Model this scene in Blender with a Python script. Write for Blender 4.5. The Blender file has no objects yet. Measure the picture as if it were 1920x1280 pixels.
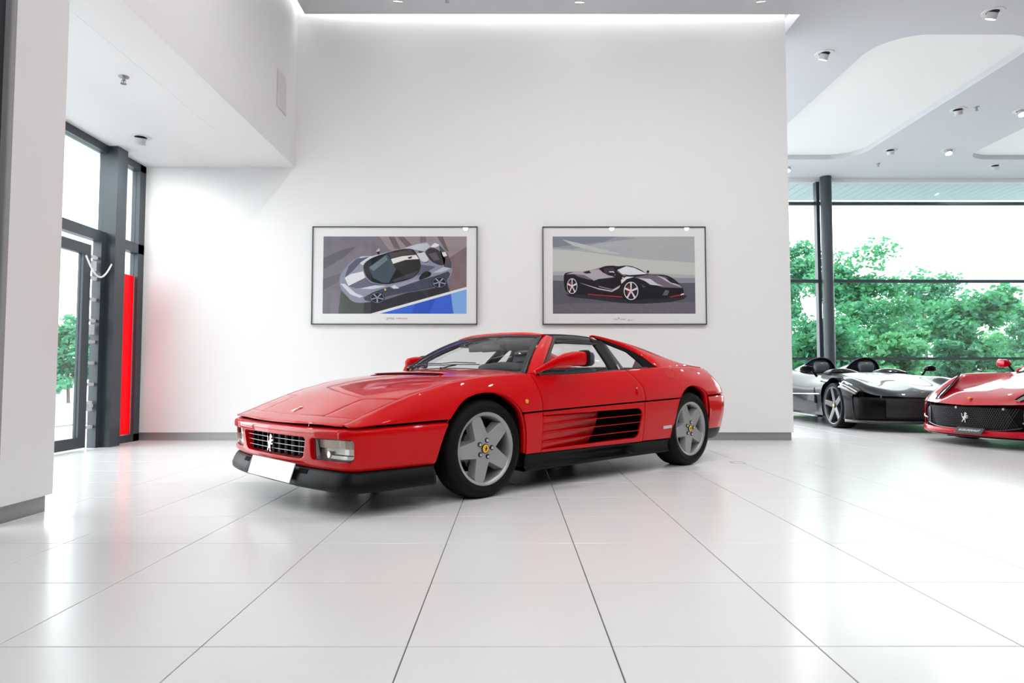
import bpy, bmesh, math, random
import numpy as np
from mathutils import Vector, Matrix
random.seed(7); RNG = np.random.default_rng(7)
SC = bpy.context.scene
COL = SC.collection
R = math.radians
PI = math.pi

# ---------------------------------------------------------------- camera, sky, exposure
cam_d = bpy.data.cameras.new('camera'); cam = bpy.data.objects.new('camera', cam_d); COL.objects.link(cam)
cam_d.sensor_width = 36.0; cam_d.lens = 36.0 * 1250 / 1920
cam.location = (0, 0, .815)
cam.rotation_euler = (R(90) + math.atan(64 / 1250), 0, -math.atan(2 / 1250))
cam_d.clip_start = .05; cam_d.clip_end = 400
SC.camera = cam
SC.view_settings.view_transform = 'Standard'; SC.view_settings.look = 'None'
SC.view_settings.exposure = 0.08; SC.view_settings.gamma = 1.0
SC.view_settings.use_curve_mapping = False
SC.cycles.max_bounces = 7; SC.cycles.diffuse_bounces = 3; SC.cycles.glossy_bounces = 3; SC.cycles.transmission_bounces = 3; SC.cycles.transparent_max_bounces = 12
SC.cycles.use_light_tree = False; SC.cycles.use_adaptive_sampling = True; SC.cycles.adaptive_threshold = .04; SC.cycles.caustics_reflective = False; SC.cycles.caustics_refractive = False
W = bpy.data.worlds.new('overcast_sky'); SC.world = W; W.use_nodes = True
_bg = W.node_tree.nodes['Background']
_bg.inputs[0].default_value = (.93, .97, 1, 1); _bg.inputs[1].default_value = 5.5

# ---------------------------------------------------------------- materials
MATS = {}
def mat(name, col, rough=.5, metal=0., coat=0., spec=.5, emit=None, estr=0., noise=0., nscale=8., bump=0., bscale=40., coat_rough=.02):
    if name in MATS: return MATS[name]
    m = bpy.data.materials.new(name); m.use_nodes = True; MATS[name] = m
    nt = m.node_tree; b = nt.nodes['Principled BSDF']
    b.inputs['Base Color'].default_value = (*col, 1); b.inputs['Roughness'].default_value = rough
    b.inputs['Metallic'].default_value = metal; b.inputs['Specular IOR Level'].default_value = spec
    b.inputs['Coat Weight'].default_value = coat; b.inputs['Coat Roughness'].default_value = coat_rough
    if emit: b.inputs['Emission Color'].default_value = (*emit, 1); b.inputs['Emission Strength'].default_value = estr
    if noise or bump:
        tc = nt.nodes.new('ShaderNodeTexCoord'); n = nt.nodes.new('ShaderNodeTexNoise')
        n.inputs['Scale'].default_value = nscale; n.inputs['Detail'].default_value = 4
        nt.links.new(tc.outputs['Object'], n.inputs['Vector'])
        if noise:
            r = nt.nodes.new('ShaderNodeMapRange'); r.inputs['To Min'].default_value = 1 - noise; r.inputs['To Max'].default_value = 1 + noise
            mx = nt.nodes.new('ShaderNodeMix'); mx.data_type = 'RGBA'; mx.blend_type = 'MULTIPLY'; mx.inputs[0].default_value = 1
            mx.inputs[6].default_value = (*col, 1)
            nt.links.new(n.outputs['Fac'], r.inputs['Value']); nt.links.new(r.outputs[0], mx.inputs[7]); nt.links.new(mx.outputs[2], b.inputs['Base Color'])
        if bump:
            n2 = nt.nodes.new('ShaderNodeTexNoise'); n2.inputs['Scale'].default_value = bscale; n2.inputs['Detail'].default_value = 3
            nt.links.new(tc.outputs['Object'], n2.inputs['Vector'])
            bp = nt.nodes.new('ShaderNodeBump'); bp.inputs['Strength'].default_value = bump; bp.inputs['Distance'].default_value = .003
            nt.links.new(n2.outputs['Fac'], bp.inputs['Height']); nt.links.new(bp.outputs[0], b.inputs['Normal'])
    return m
def glass(name, tint=(1, 1, 1), refl=1.0, rough=0.0):
    """thin pane: see-through with a Fresnel mirror sheen"""
    if name in MATS: return MATS[name]
    m = bpy.data.materials.new(name); m.use_nodes = True; MATS[name] = m
    nt = m.node_tree; nt.nodes.clear()
    o = nt.nodes.new('ShaderNodeOutputMaterial'); t = nt.nodes.new('ShaderNodeBsdfTransparent'); g = nt.nodes.new('ShaderNodeBsdfGlossy')
    t.inputs[0].default_value = (*tint, 1); g.inputs['Roughness'].default_value = rough
    lw = nt.nodes.new('ShaderNodeLayerWeight'); pw = nt.nodes.new('ShaderNodeMath'); pw.operation = 'POWER'; pw.inputs[1].default_value = 5
    ad = nt.nodes.new('ShaderNodeMath'); ad.operation = 'MULTIPLY_ADD'; ad.inputs[1].default_value = .9; ad.inputs[2].default_value = .05
    nt.links.new(lw.outputs['Facing'], pw.inputs[0]); nt.links.new(pw.outputs[0], ad.inputs[0])
    mu = nt.nodes.new('ShaderNodeMath'); mu.operation = 'MULTIPLY'; mu.inputs[1].default_value = refl
    mx = nt.nodes.new('ShaderNodeMixShader')
    nt.links.new(ad.outputs[0], mu.inputs[0]); nt.links.new(mu.outputs[0], mx.inputs[0])
    nt.links.new(t.outputs[0], mx.inputs[1]); nt.links.new(g.outputs[0], mx.inputs[2]); nt.links.new(mx.outputs[0], o.inputs[0])
    return m

M_WALL = mat('white_wall_paint', (.80, .80, .80), .75, noise=.012, nscale=1.2, bump=.05, bscale=180)
M_CEIL = mat('ceiling_paint', (.66, .68, .71), .8, noise=.01, nscale=1)
M_BASE = mat('brushed_skirting', (.34, .34, .34), .45, metal=.5)
M_TILE = mat('white_porcelain_tile', (.78, .78, .78), .22, spec=.5, noise=.012, nscale=2.5)
M_GROUT = mat('dark_grout', (.10, .10, .105), .9)
M_FRAME = mat('anthracite_aluminium', (.035, .045, .055), .38, spec=.5)
M_RED = mat('red_car_paint', (.58, .0, .002), .4, coat=1.0, spec=.05)
M_RED.node_tree.nodes['Principled BSDF'].inputs['Coat IOR'].default_value = 1.30
M_BLACKP = mat('satin_black_plastic', (.006, .006, .007), .40, spec=.12, noise=.1, nscale=60)
M_BLACK = mat('matt_black', (.004, .004, .005), .8, spec=.1)
M_RUB = mat('tyre_rubber', (.007, .007, .007), .6, spec=.12, noise=.15, nscale=30)
M_SEAL = mat('rubber_seal', (.012, .012, .014), .45)
M_ALLOY = mat('silver_wheel_paint', (.36, .36, .355), .38, metal=.55, coat=.3)
M_CHROME = mat('chrome', (.85, .85, .86), .10, metal=1.0)
M_STEEL = mat('brushed_steel', (.45, .45, .46), .35, metal=1.0)
M_YEL = mat('badge_yellow', (.85, .52, .01), .3, coat=.6)
M_AMB = mat('amber_lens', (.85, .35, .02), .15, coat=.8)
M_LEA = mat('dark_blue_grey_leather', (.055, .07, .09), .5, bump=.15, bscale=220)
M_DASH = mat('dark_dashboard', (.03, .03, .032), .6, bump=.1, bscale=250)
M_WHITE = mat('white_enamel', (.82, .82, .82), .35)
M_GLASS = glass('clear_car_glass', (.93, .95, .95))
M_PANE = glass('clear_window_pane', (.96, .99, .985), .8)

# ---------------------------------------------------------------- object helpers
def link(o, parent=None):
    COL.objects.link(o)
    if parent is not None: o.parent = parent
    return o
def tag(o, label=None, cat=None, group=None, kind=None):
    if label: o['label'] = label
    if cat: o['category'] = cat
    if group: o['group'] = group
    if kind: o['kind'] = kind
    return o
def empty(name, loc=(0, 0, 0), rz=0., label=None, cat=None, group=None):
    o = bpy.data.objects.new(name, None); o.location = loc; o.rotation_euler = (0, 0, rz); o.empty_display_size = .2
    link(o); return tag(o, label, cat, group)
def mesh_obj(name, V, F, m, parent=None, smooth=False, fm=None):
    me = bpy.data.meshes.new(name); me.from_pydata([tuple(map(float, v)) for v in V], [], F)
    for x in (m if isinstance(m, (list, tuple)) else [m]): me.materials.append(x)
    if fm is not None: me.polygons.foreach_set('material_index', fm)
    if smooth: me.polygons.foreach_set('use_smooth', [True] * len(me.polygons))
    me.update(); o = bpy.data.objects.new(name, me); return link(o, parent)
def smooth_by_angle(o, deg=35):
    me = o.data; bm = bmesh.new(); bm.from_mesh(me)
    for e in bm.edges:
        if len(e.link_faces) == 2 and e.calc_face_angle(0) > R(deg): e.smooth = False
    for f in bm.faces: f.smooth = True
    bm.to_mesh(me); bm.free(); return o
class B:
    """collects shapes into one mesh"""
    def __init__(s): s.V = []; s.F = []; s.M = []
    def add(s, V, F, mi=0):
        n = len(s.V); s.V += [tuple(v) for v in V]; s.F += [tuple(i + n for i in f) for f in F]; s.M += [mi] * len(F); return s
    def box(s, a, b, mi=0):
        (x0, y0, z0), (x1, y1, z1) = a, b
        V = [(x0, y0, z0), (x1, y0, z0), (x1, y1, z0), (x0, y1, z0), (x0, y0, z1), (x1, y0, z1), (x1, y1, z1), (x0, y1, z1)]
        return s.add(V, [(0, 3, 2, 1), (4, 5, 6, 7), (0, 1, 5, 4), (1, 2, 6, 5), (2, 3, 7, 6), (3, 0, 4, 7)], mi)
    def tube(s, P, r, n=8, closed=False, mi=0, cap=True):
        P = [Vector(p) for p in P]; L = len(P); rr = r if isinstance(r, (list, tuple)) else [r] * L
        V = []; F = []; prev = None
        for i, p in enumerate(P):
            if closed: t = P[(i + 1) % L] - P[i - 1]
            else: t = P[min(i + 1, L - 1)] - P[max(i - 1, 0)]
            t.normalize()
            if prev is None: a = t.orthogonal().normalized()
            else:
                a = prev - t * prev.dot(t)
                a = a.normalized() if a.length > 1e-6 else t.orthogonal().normalized()
            prev = a; b = t.cross(a)
            for k in range(n):
                q = 2 * PI * k / n; V.append(p + (a * math.cos(q) + b * math.sin(q)) * rr[i])
        for i in range(L if closed else L - 1):
            for k in range(n):
                i2 = (i + 1) % L; F.append((i * n + k, i * n + (k + 1) % n, i2 * n + (k + 1) % n, i2 * n + k))
        if cap and not closed: F += [tuple(range(n))[::-1], tuple((L - 1) * n + k for k in range(n))]
        return s.add(V, F, mi)
    def lathe(s, prof, n=32, axis='z', org=(0, 0, 0), mi=0, closed=False):
        """prof = [(r, h)...] about an axis"""
        V = []; F = []; L = len(prof)
        for r, h in prof:
            for k in range(n):
                q = 2 * PI * k / n; c, d = r * math.cos(q), r * math.sin(q)
                v = {'z': (c, d, h), 'y': (c, h, d), 'x': (h, c, d)}[axis]
                V.append((v[0] + org[0], v[1] + org[1], v[2] + org[2]))
        for i in range(L if closed else L - 1):
            j = (i + 1) % L
            for k in range(n):
                f = (i * n + k, i * n + (k + 1) % n, j * n + (k + 1) % n, j * n + k)
                F.append(f if axis != 'y' else f[::-1])
        return s.add(V, F, mi)
    def prism(s, pts, d0, d1, axis='y', mi=0):
        """2-D outline pushed along an axis; pts are the two other coordinates in order"""
        n = len(pts)
        def v(p, d): return {'y': (p[0], d, p[1]), 'x': (d, p[0], p[1]), 'z': (p[0], p[1], d)}[axis]
        V = [v(p, d0) for p in pts] + [v(p, d1) for p in pts]
        F = [tuple(range(n)), tuple(range(2 * n - 1, n - 1, -1))] + [(i, i + n, (i + 1) % n + n, (i + 1) % n) for i in range(n)]
        return s.add(V, F, mi)
    def grid(s, G, mi=0, flip=False):
        G = np.asarray(G); nu, nv = G.shape[:2]; F = []
        for i in range(nu - 1):
            for j in range(nv - 1):
                f = (i * nv + j, (i + 1) * nv + j, (i + 1) * nv + j + 1, i * nv + j + 1); F.append(f[::-1] if flip else f)
        return s.add(G.reshape(-1, 3), F, mi)
    def build(s, name, m, parent=None, smooth=False, normals=True, weld=0):
        me = bpy.data.meshes.new(name); me.from_pydata([tuple(map(float, v)) for v in s.V], [], s.F)
        for x in (m if isinstance(m, (list, tuple)) else [m]): me.materials.append(x)
        me.polygons.foreach_set('material_index', s.M)
        if normals or weld:
            bm = bmesh.new(); bm.from_mesh(me)
            if weld: bmesh.ops.remove_doubles(bm, verts=bm.verts, dist=weld)
            if normals: bmesh.ops.recalc_face_normals(bm, faces=bm.faces)
            bm.to_mesh(me); bm.free()
        o = bpy.data.objects.new(name, me); link(o, parent)
        if smooth: smooth_by_angle(o, 40 if smooth is True else smooth)
        me.update(); return o
def bevel(o, w=.003, seg=2, ang=40):
    md = o.modifiers.new('bevel', 'BEVEL'); md.width = w; md.segments = seg; md.limit_method = 'ANGLE'; md.angle_limit = R(ang)
    md.harden_normals = False; return o
def solidify(o, th, off=-1):
    md = o.modifiers.new('solidify', 'SOLIDIFY'); md.thickness = th; md.offset = off; md.use_even_offset = False; return o
def box(name, a, b, m, parent=None, bev=0):
    o = B().box(a, b).build(name, m, parent, normals=False)
    if bev: bevel(o, bev)
    return o
def copy_tree(o, parent=None):
    c = o.copy(); link(c, parent)
    if parent is None: c.parent = None
    for ch in list(o.children): copy_tree(ch, c)
    return c
def struct(o): o['kind'] = 'structure'; return o
def pch(tab):
    """smooth shape-preserving curve through (x, v) points"""
    tab = sorted(tab); X = np.array([t[0] for t in tab], float); Y = np.array([t[1] for t in tab], float)
    h = np.diff(X); d = np.diff(Y) / h; m = np.zeros(len(X)); m[0] = d[0]; m[-1] = d[-1]
    for i in range(1, len(X) - 1):
        if d[i - 1] * d[i] > 0:
            w1 = 2 * h[i] + h[i - 1]; w2 = h[i] + 2 * h[i - 1]; m[i] = (w1 + w2) / (w1 / d[i - 1] + w2 / d[i])
    def f(x):
        x = min(max(x, X[0]), X[-1]); i = min(max(int(np.searchsorted(X, x)) - 1, 0), len(h) - 1); t = (x - X[i]) / h[i]
        return float((2*t**3-3*t*t+1)*Y[i] + (t**3-2*t*t+t)*h[i]*m[i] + (-2*t**3+3*t*t)*Y[i+1] + (t**3-t*t)*h[i]*m[i+1])
    return f
def crom(P, n, closed=False):
    """Catmull-Rom through points -> n samples evenly spaced by arc length"""
    P = np.asarray(P, float); L = len(P); out = []
    if closed: Q = np.vstack([P[-1], P, P[0], P[1]]); segs = L
    else: Q = np.vstack([2*P[0]-P[1], P, 2*P[-1]-P[-2]]); segs = L - 1
    for i in range(segs):
        a, b, c, d = Q[i:i+4]
        for t in np.linspace(0, 1, 12, endpoint=False):
            out.append(.5*((2*b)+(-a+c)*t+(2*a-5*b+4*c-d)*t*t+(-a+3*b-3*c+d)*t**3))
    if not closed: out.append(P[-1])
    else: out.append(out[0])
    return resample(out, n)
def resample(P, n):
    P = np.asarray(P, float); s = np.concatenate([[0], np.cumsum(np.linalg.norm(np.diff(P, axis=0), axis=1))]); q = np.linspace(0, s[-1], n)
    return np.stack([np.interp(q, s, P[:, k]) for k in range(P.shape[1])], 1)
def coons(c0, c1, d0, d1, nu, nv):
    """surface between four border polylines: c0,c1 run along u (v=0,1); d0,d1 along v (u=0,1)"""
    c0, c1 = resample(c0, nu), resample(c1, nu); d0, d1 = resample(d0, nv), resample(d1, nv)
    u = np.linspace(0, 1, nu)[:, None, None]; v = np.linspace(0, 1, nv)[None, :, None]
    S = (1-v)*c0[:, None] + v*c1[:, None] + (1-u)*d0[None] + u*d1[None]
    return S - ((1-u)*(1-v)*c0[0] + u*(1-v)*c0[-1] + (1-u)*v*c1[0] + u*v*c1[-1])
def sdf_poly(p, poly):
    """signed distance (inside < 0) and nearest outline point"""
    px, py = p; best = 1e9; near = None; ins = False; n = len(poly)
    for i in range(n):
        ax, ay = poly[i]; bx, by = poly[(i+1) % n]; dx, dy = bx-ax, by-ay
        t = max(0, min(1, ((px-ax)*dx+(py-ay)*dy)/(dx*dx+dy*dy+1e-12))); qx, qy = ax+t*dx, ay+t*dy
        d = (px-qx)**2+(py-qy)**2
        if d < best: best = d; near = (qx, qy)
        if (ay > py) != (by > py) and px < (bx-ax)*(py-ay)/(by-ay)+ax: ins = not ins
    return (-1 if ins else 1)*math.sqrt(best), near
def cut_grid(us, vs, fn, holes):
    """grid over (u, v) with polygon holes whose rims are snapped onto the outline; fn maps (u, v) to 3-D"""
    nu, nv = len(us), len(vs); P = [[us[i], vs[j]] for i in range(nu) for j in range(nv)]; keep = []; snap = {}
    for i in range(nu-1):
        for j in range(nv-1):
            f = (i*nv+j, (i+1)*nv+j, (i+1)*nv+j+1, i*nv+j+1); c = ((us[i]+us[i+1])/2, (vs[j]+vs[j+1])/2); hit = None
            for h in holes:
                if min(q[0] for q in h) < c[0] < max(q[0] for q in h) and min(q[1] for q in h) < c[1] < max(q[1] for q in h) and sdf_poly(c, h)[0] < 0: hit = h; break
            if hit is None: keep.append(f)
            else:
                for k in f: snap[k] = hit
    used = set(k for f in keep for k in f)
    for k, h in snap.items():
        if k in used: P[k] = sdf_poly(P[k], h)[1]
    idx = {k: n for n, k in enumerate(sorted(used))}
    return [fn(*P[k]) for k in sorted(used)], [tuple(idx[k] for k in f) for f in keep]
def rrect(cx, cy, w, h, r, n=5):
    out = []
    for sx, sy, a0 in ((1, 1, 0), (-1, 1, 90), (-1, -1, 180), (1, -1, 270)):
        for k in range(n+1):
            a = R(a0+90*k/n); out.append((cx+sx*(w/2-r)+r*math.cos(a), cy+sy*(h/2-r)+r*math.sin(a)))
    return out
def text_mesh(txt, size, shear=0., extrude=0.):
    c = bpy.data.curves.new('lettering', 'FONT'); c.body = txt; c.size = size; c.align_x = 'CENTER'; c.align_y = 'CENTER'; c.shear = shear; c.resolution_u = 2; c.extrude = extrude
    o = bpy.data.objects.new('lettering', c); COL.objects.link(o); bpy.context.view_layer.update()
    me = bpy.data.meshes.new_from_object(o.evaluated_get(bpy.context.evaluated_depsgraph_get()))
    V = [tuple(v.co) for v in me.vertices]; F = [tuple(p.vertices) for p in me.polygons]
    bpy.data.objects.remove(o); bpy.data.curves.remove(c); bpy.data.meshes.remove(me); return V, F
# a rearing horse silhouette, about 1 unit tall, facing left
HORSE = [(-.10,.50),(-.17,.46),(-.27,.36),(-.30,.30),(-.25,.28),(-.17,.33),(-.14,.27),(-.20,.17),(-.36,.20),(-.40,.12),(-.33,.11),(-.22,.08),(-.16,.03),(-.26,-.02),(-.37,.02),(-.34,-.08),(-.22,-.10),(-.10,-.07),(-.05,-.14),(-.10,-.24),(-.08,-.36),(-.14,-.46),(-.08,-.50),(.0,-.48),(-.01,-.36),(.02,-.25),(.10,-.30),(.20,-.36),(.22,-.46),(.31,-.46),(.29,-.34),(.20,-.26),(.18,-.14),(.22,-.04),(.30,.08),(.27,.22),(.33,.34),(.28,.40),(.21,.26),(.22,.12),(.14,.05),(.06,.10),(.03,.22),(.02,.36),(-.04,.46)]
# ---------------------------------------------------------------- the room
YW, XL, XR, ZC, XG, ZV, YG = 8.46, -2.78, 3.57, 5.44, -4.74, 3.46, 15.5
X1, Y0 = 15.0, -7.0           # far right and behind the camera
TILE, TX0, TY0 = .6195, .305, 2.054

def build_floor():
    fl = struct(box('floor', (-7.5, Y0, -.10), (X1, YG + .3, -.012), M_GROUT))
    g = .0042; h = TILE/2 - g/2
    V = [(-h,-h,-.012),(h,-h,-.012),(h,h,-.012),(-h,h,-.012),(-h,-h,-.0012),(h,-h,-.0012),(h,h,-.0012),(-h,h,-.0012)]; c = h-.0012
    V += [(-c,-c,0),(c,-c,0),(c,c,0),(-c,c,0)]
    F = [(0,1,5,4),(1,2,6,5),(2,3,7,6),(3,0,4,7),(4,5,9,8),(5,6,10,9),(6,7,11,10),(7,4,8,11),(8,9,10,11)]
    cells = []
    for i in range(-14, 25):
        for j in range(-16, 23):
            x, y = TX0+(i+.5)*TILE, TY0+(j+.5)*TILE
            if x < -7.3 or x > X1-.2 or y > YG-.1 or y < Y0+.2: continue
            inview = y > 1.5 and abs(x) < .80*y+.3 and not (x > XR and x < XR-.1 and y > YW) and not (x < XR and y > YW+.3) and not (x < XL and y < 4) and x > XG-.2
            cells.append((x, y, inview))
    vis = sorted([c for c in cells if c[2]], key=lambda c: c[1])[:300]; vs = set((c[0], c[1]) for c in vis)
    first = None
    for x, y, _ in vis:
        if first is None: first = o = mesh_obj('tile', V, F, M_TILE, fl)
        else: o = first.copy(); link(o, fl)
        o.location = (x, y, 0)
    b = B()
    for x, y, _ in cells:
        if (x, y) not in vs: b.add([(p[0]+x, p[1]+y, p[2]) for p in V], F)
    tag(b.build('tile_field', M_TILE, fl, normals=False), kind='stuff')
build_floor()

# back wall with its recessed metal skirting
wb = struct(box('wall_back', (XG - .3, YW, .10), (XR, YW + .5, 5.9), M_WALL))
struct(box('baseboard_back', (XG, YW + .02, 0), (XR - .02, YW + .48, .10), M_BASE))
# left wall: pier, beam over the opening to the entrance lobby, return and window beside the camera
wl = struct(B().box((XL - .45, 3.66, .10), (XL, 4.09, 5.9)).box((XL - .45, 4.09, 3.49), (XL, YW, 5.9)).build('wall_left', M_WALL, normals=False))
struct(box('baseboard_left', (XL - .43, 3.68, 0), (XL - .03, 4.07, .10), M_BASE))
struct(box('trim_1', (XL - .055, 3.645, 0), (XL, 3.66, 5.9), mat('grey_reveal', (.30, .29, .29), .6)))
w5 = empty('window_5'); w5['kind'] = 'structure'
box('frame_post', (XL - .45, 3.60, 0), (XL - .055, 3.66, 5.9), M_FRAME, w5); box('frame_rail', (XL - .45, 3.585, 2.36), (XL - .075, 3.60, 2.44), M_BLACKP, w5); box('glass_strip', (XL - .30, 3.592, .2), (XL - .085, 3.599, 2.3), mat('dark_blue_glass', (.02, .04, .055), .1), w5); box('glass_strip', (XL - .30, 3.592, 2.5), (XL - .085, 3.599, 5.2), mat('dark_blue_glass', (.02, .04, .055), .1), w5)
struct(box('wall_left_front', (XL - .45, Y0, 3.6), (XL - .2, 3.3, 5.9), M_WALL))
# the rest of the showroom round the camera: dark end wall behind it
struct(box('wall_front', (XG - .3, Y0 - .3, 0), (X1, Y0, 6.0), mat('charcoal_wall', (.06, .06, .065), .8)))
struct(box('wall_left_low', (XL - .45, Y0, 0), (XL - .2, 1.0, 3.6), mat('charcoal_wall', (.06, .06, .065), .8)))
struct(box('wall_right', (X1, Y0, 0), (X1 + .3, YG, 6.0), M_WALL))
# lobby shell
struct(box('ceiling_lobby', (XG - .3, 3.7, 3.49), (XL - .452, YW, 3.62), M_WALL))
struct(box('wall_lobby_front', (XG - .3, 3.66, 0), (XL - .452, 3.85, 3.49), M_WALL))
# main ceiling with the light slot along the walls, and the raised dark void above it
SL = .14
cb = B()
def ceil_slab(x0, x1, y0, y1): cb.box((x0, y0, ZC), (x1, y1, ZC + .18))
ceil_slab(XL + SL, XR + SL, Y0, YW - SL)
ceil_slab(XR + SL, X1, Y0, 8.82); ceil_slab(XR + SL, 5.08, 8.82, 14.06); ceil_slab(7.36, 9.60, 8.82, 14.06); ceil_slab(11.9, X1, 8.82, 14.06)
ceil_slab(XR + SL, X1, 14.06, YG)
def corner(cx, cy, sx, sy, r=.62):
    # fillet that rounds the corner of a light panel opening
    P = [(cx, cy)] + [(cx+sx*r-sx*r*math.cos(R(a)), cy+sy*r-sy*r*math.sin(R(a))) for a in range(90, -1, -9)]
    if sx*sy > 0: P = P[::-1]
    cb.prism(P, ZC, ZC + .18, 'z')
for x0, x1 in ((5.08, 7.36), (9.60, 11.9)):
    corner(x0, 8.82, 1, 1); corner(x1, 8.82, -1, 1); corner(x0, 14.06, 1, -1); corner(x1, 14.06, -1, -1)
struct(cb.build('ceiling', M_CEIL))
struct(box('ceiling_upper', (XG - .3, Y0, 5.9), (X1, YG + .2, 6.0), M_WALL))
M_LUM = mat('backlit_ceiling_membrane', (.8, .81, .8), .6, emit=(.97, 1, .98), estr=.10)
for k, (x0, x1) in enumerate(((5.08, 7.36), (9.60, 11.9))):
    p = box('ceiling_light_panel', (x0 - .05, 8.77, ZC + .10), (x1 + .05, 14.11, ZC + .13), M_LUM)
    tag(p, ['large rounded backlit panel in the ceiling beside the white wall end', 'backlit ceiling panel cut off by the right edge of the picture'][k], 'ceiling light', 'backlit ceiling panels')
# light strips hidden in the slot
M_LED = mat('cove_light_strip', (.9, .9, .9), .5, emit=(1, 1, 1), estr=45)
tag(box('cove_light_strip', (XL + .3, YW - .26, ZC + .19), (XR - .0, YW - .16, ZC + .21), M_LED), 'white light strip in the ceiling slot above the framed pictures', 'cove light')
tag(box('cove_light_strip', (XR + .16, YW - .1, ZC + .19), (XR + .24, YW + .4, ZC + .21), M_LED), 'short light strip in the ceiling slot round the wall end', 'cove light')
tag(box('cove_light_strip', (XL + .17, 3.0, ZC + .19), (XL + .22, YW - .5, ZC + .21), M_LED), 'light strip in the ceiling slot along the left beam', 'cove light')
# vent grille on the beam
v = empty('vent_grille', (XL, 7.91, 4.24), 0, 'white flush vent grille high on the left beam', 'vent')
vb = box('frame', (0, -.16, -.235), (.006, .16, .235), mat('vent_white', (.62, .62, .62), .6), v, .002)
for k in range(14): box('slat', (.006, -.14, -.21 + k*.0315), (.011, .14, -.193 + k*.0315), M_WALL, v)

# lamps in the ceiling: each a ring, a tilted can and its glowing lens
M_CAN = mat('lamp_can_white', (.62, .62, .63), .4); M_DARK = mat('lamp_recess', (.05, .05, .05), .8)
M_LENS = mat('lamp_lens', (.9, .9, .9), .4, emit=(1, .97, .93), estr=9)
def downlight(x, y, z, az, label, power=60, r=.105, tilt=25, cone=125):
    e = empty('ceiling_downlight', (x, y, z), az, label, 'ceiling lamp', 'adjustable ceiling lamps')
    B().lathe([(r*.72, .0), (r*.72, -.004), (r*1.22, -.010), (r*1.25, 0)], 28).build('ring', M_WHITE, e, smooth=True)
    B().lathe([(r*.72, -.002), (r*.70, -.0005), (0.001, -.0005)], 28).build('recess', M_DARK, e)
    can = B().lathe([(.001, .0), (r*.62, .0), (r*.62, -.075), (r*.56, -.078)], 24).build('can', M_CAN, e, smooth=True)
    can.rotation_euler = (R(tilt), 0, 0); can.location = (0, 0, -.01)
    ln = B().lathe([(r*.57, -.074), (.001, -.074)], 24).build('lens', M_LENS, can)
    if not power: return e
    ld = bpy.data.lights.new('lamp_light', 'SPOT'); ld.energy = power; ld.spot_size = R(cone); ld.spot_blend = .8; ld.shadow_soft_size = .07; ld.color = (1, .99, .975)
    lo = bpy.data.objects.new('lamp_light', ld); link(lo, can); lo.location = (0, 0, -.10)
    return e
def sprinkler(x, y, z, label):
    e = empty('sprinkler_head', (x, y, z), 0, label, 'sprinkler', 'ceiling sprinklers')
    B().lathe([(.045, 0), (.042, -.008), (.014, -.012), (.012, -.04), (.006, -.045), (.006, -.062), (.026, -.064), (.026, -.068), (.001, -.068)], 16).build('body', M_STEEL, e, smooth=True)
    for s in (-1, 1): B().tube([(s*.012, 0, -.03), (s*.02, 0, -.048), (s*.008, 0, -.062)], .003, 6).build('arm', M_STEEL, e)
for x, y, az, lab in ((4.51, 9.36, .5, 'tilted ceiling lamp nearest the white wall end'), (6.14, 8.26, .4, 'ceiling lamp in the top right corner of the picture'), (7.79, 11.38, -.7, 'tilted ceiling lamp between the two backlit panels, beside a sprinkler'), (7.80, 13.47, -.6, 'ceiling lamp at the far right corner of the large backlit panel'), (8.99, 13.47, 2.8, 'bright ceiling lamp left of the second backlit panel'), (10.68, 14.47, -.5, 'ceiling lamp beyond the second backlit panel, nearest the far windows'), (8.93, 11.43, 2.9, 'ceiling lamp cut by the right edge of the picture'), (6.16, 14.63, 2.8, 'ceiling lamp just showing past the white wall end, above the windows'),
    (-1.37, 7.86, .2, 'ceiling lamp at the top edge above the left framed picture'), (.84, 7.88, .1, 'ceiling lamp at the top edge above the right framed picture'), (3.04, 7.86, -.2, 'ceiling lamp at the top edge near the corner of the light slot')):
    downlight(x, y, ZC, az, lab, 0 if 'top edge' in lab else 120)
for ci, x in enumerate((-1.4, .9, 3.1, 5.4)):  # unseen lamp grid added over the near room to supply its overhead light
    for ri, y in enumerate((-3.5, -.8, 2.0, 4.8)): downlight(x, y, ZC, 0, 'added unseen ceiling lamp above the view, %s row behind the wall lamps, %s from the left' % (('fourth', 'third', 'second', 'first')[ri], ('first', 'second', 'third', 'fourth')[ci]), {4.8: 175, 2.0: 95}.get(y, 130)*(.45 if x > 5 else .6 if x < -1 and y > 4 else 1), cone=172 if y > 4 else 125)
for x, y, lab in ((8.03, 11.26, 'sprinkler head beside a ceiling lamp, between the backlit panels'), (8.02, 14.33, 'small sprinkler head in front of the far windows'), (-.78, 7.93, 'sprinkler head at the top edge between the ceiling lamps')):
    sprinkler(x, y, ZC, lab)
sprinkler(-3.47, 5.85, 3.49, 'sprinkler head in the lobby ceiling')
downlight(-4.16, 7.37, 3.49, .6, 'white round ceiling lamp in the lobby by the glass door', 70, .09, 18, 175)
sp = empty('loudspeaker_box', (XR, 8.72, 3.62))
box('cabinet', (.004, -.06, 0), (.045, .06, .235), M_FRAME, sp, .004); box('wall_mount', (-.001, -.03, .06), (.006, .03, .17), M_FRAME, sp)
fb = empty('floor_socket_lid', (2.13, 6.30, 0), 0, 'small square floor socket lid in the tiles right of the red car', 'floor socket')
box('lid', (-.05, -.05, .0), (.05, .05, .0012), M_TILE, fb); B().tube([(-.06, -.06, 0), (.06, -.06, 0), (.06, .06, 0), (-.06, .06, 0)], .0022, 6, closed=True).build('rim', M_STEEL, fb)
tag(sp, 'small dark box fixed high on the end of the white wall', 'loudspeaker')

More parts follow.
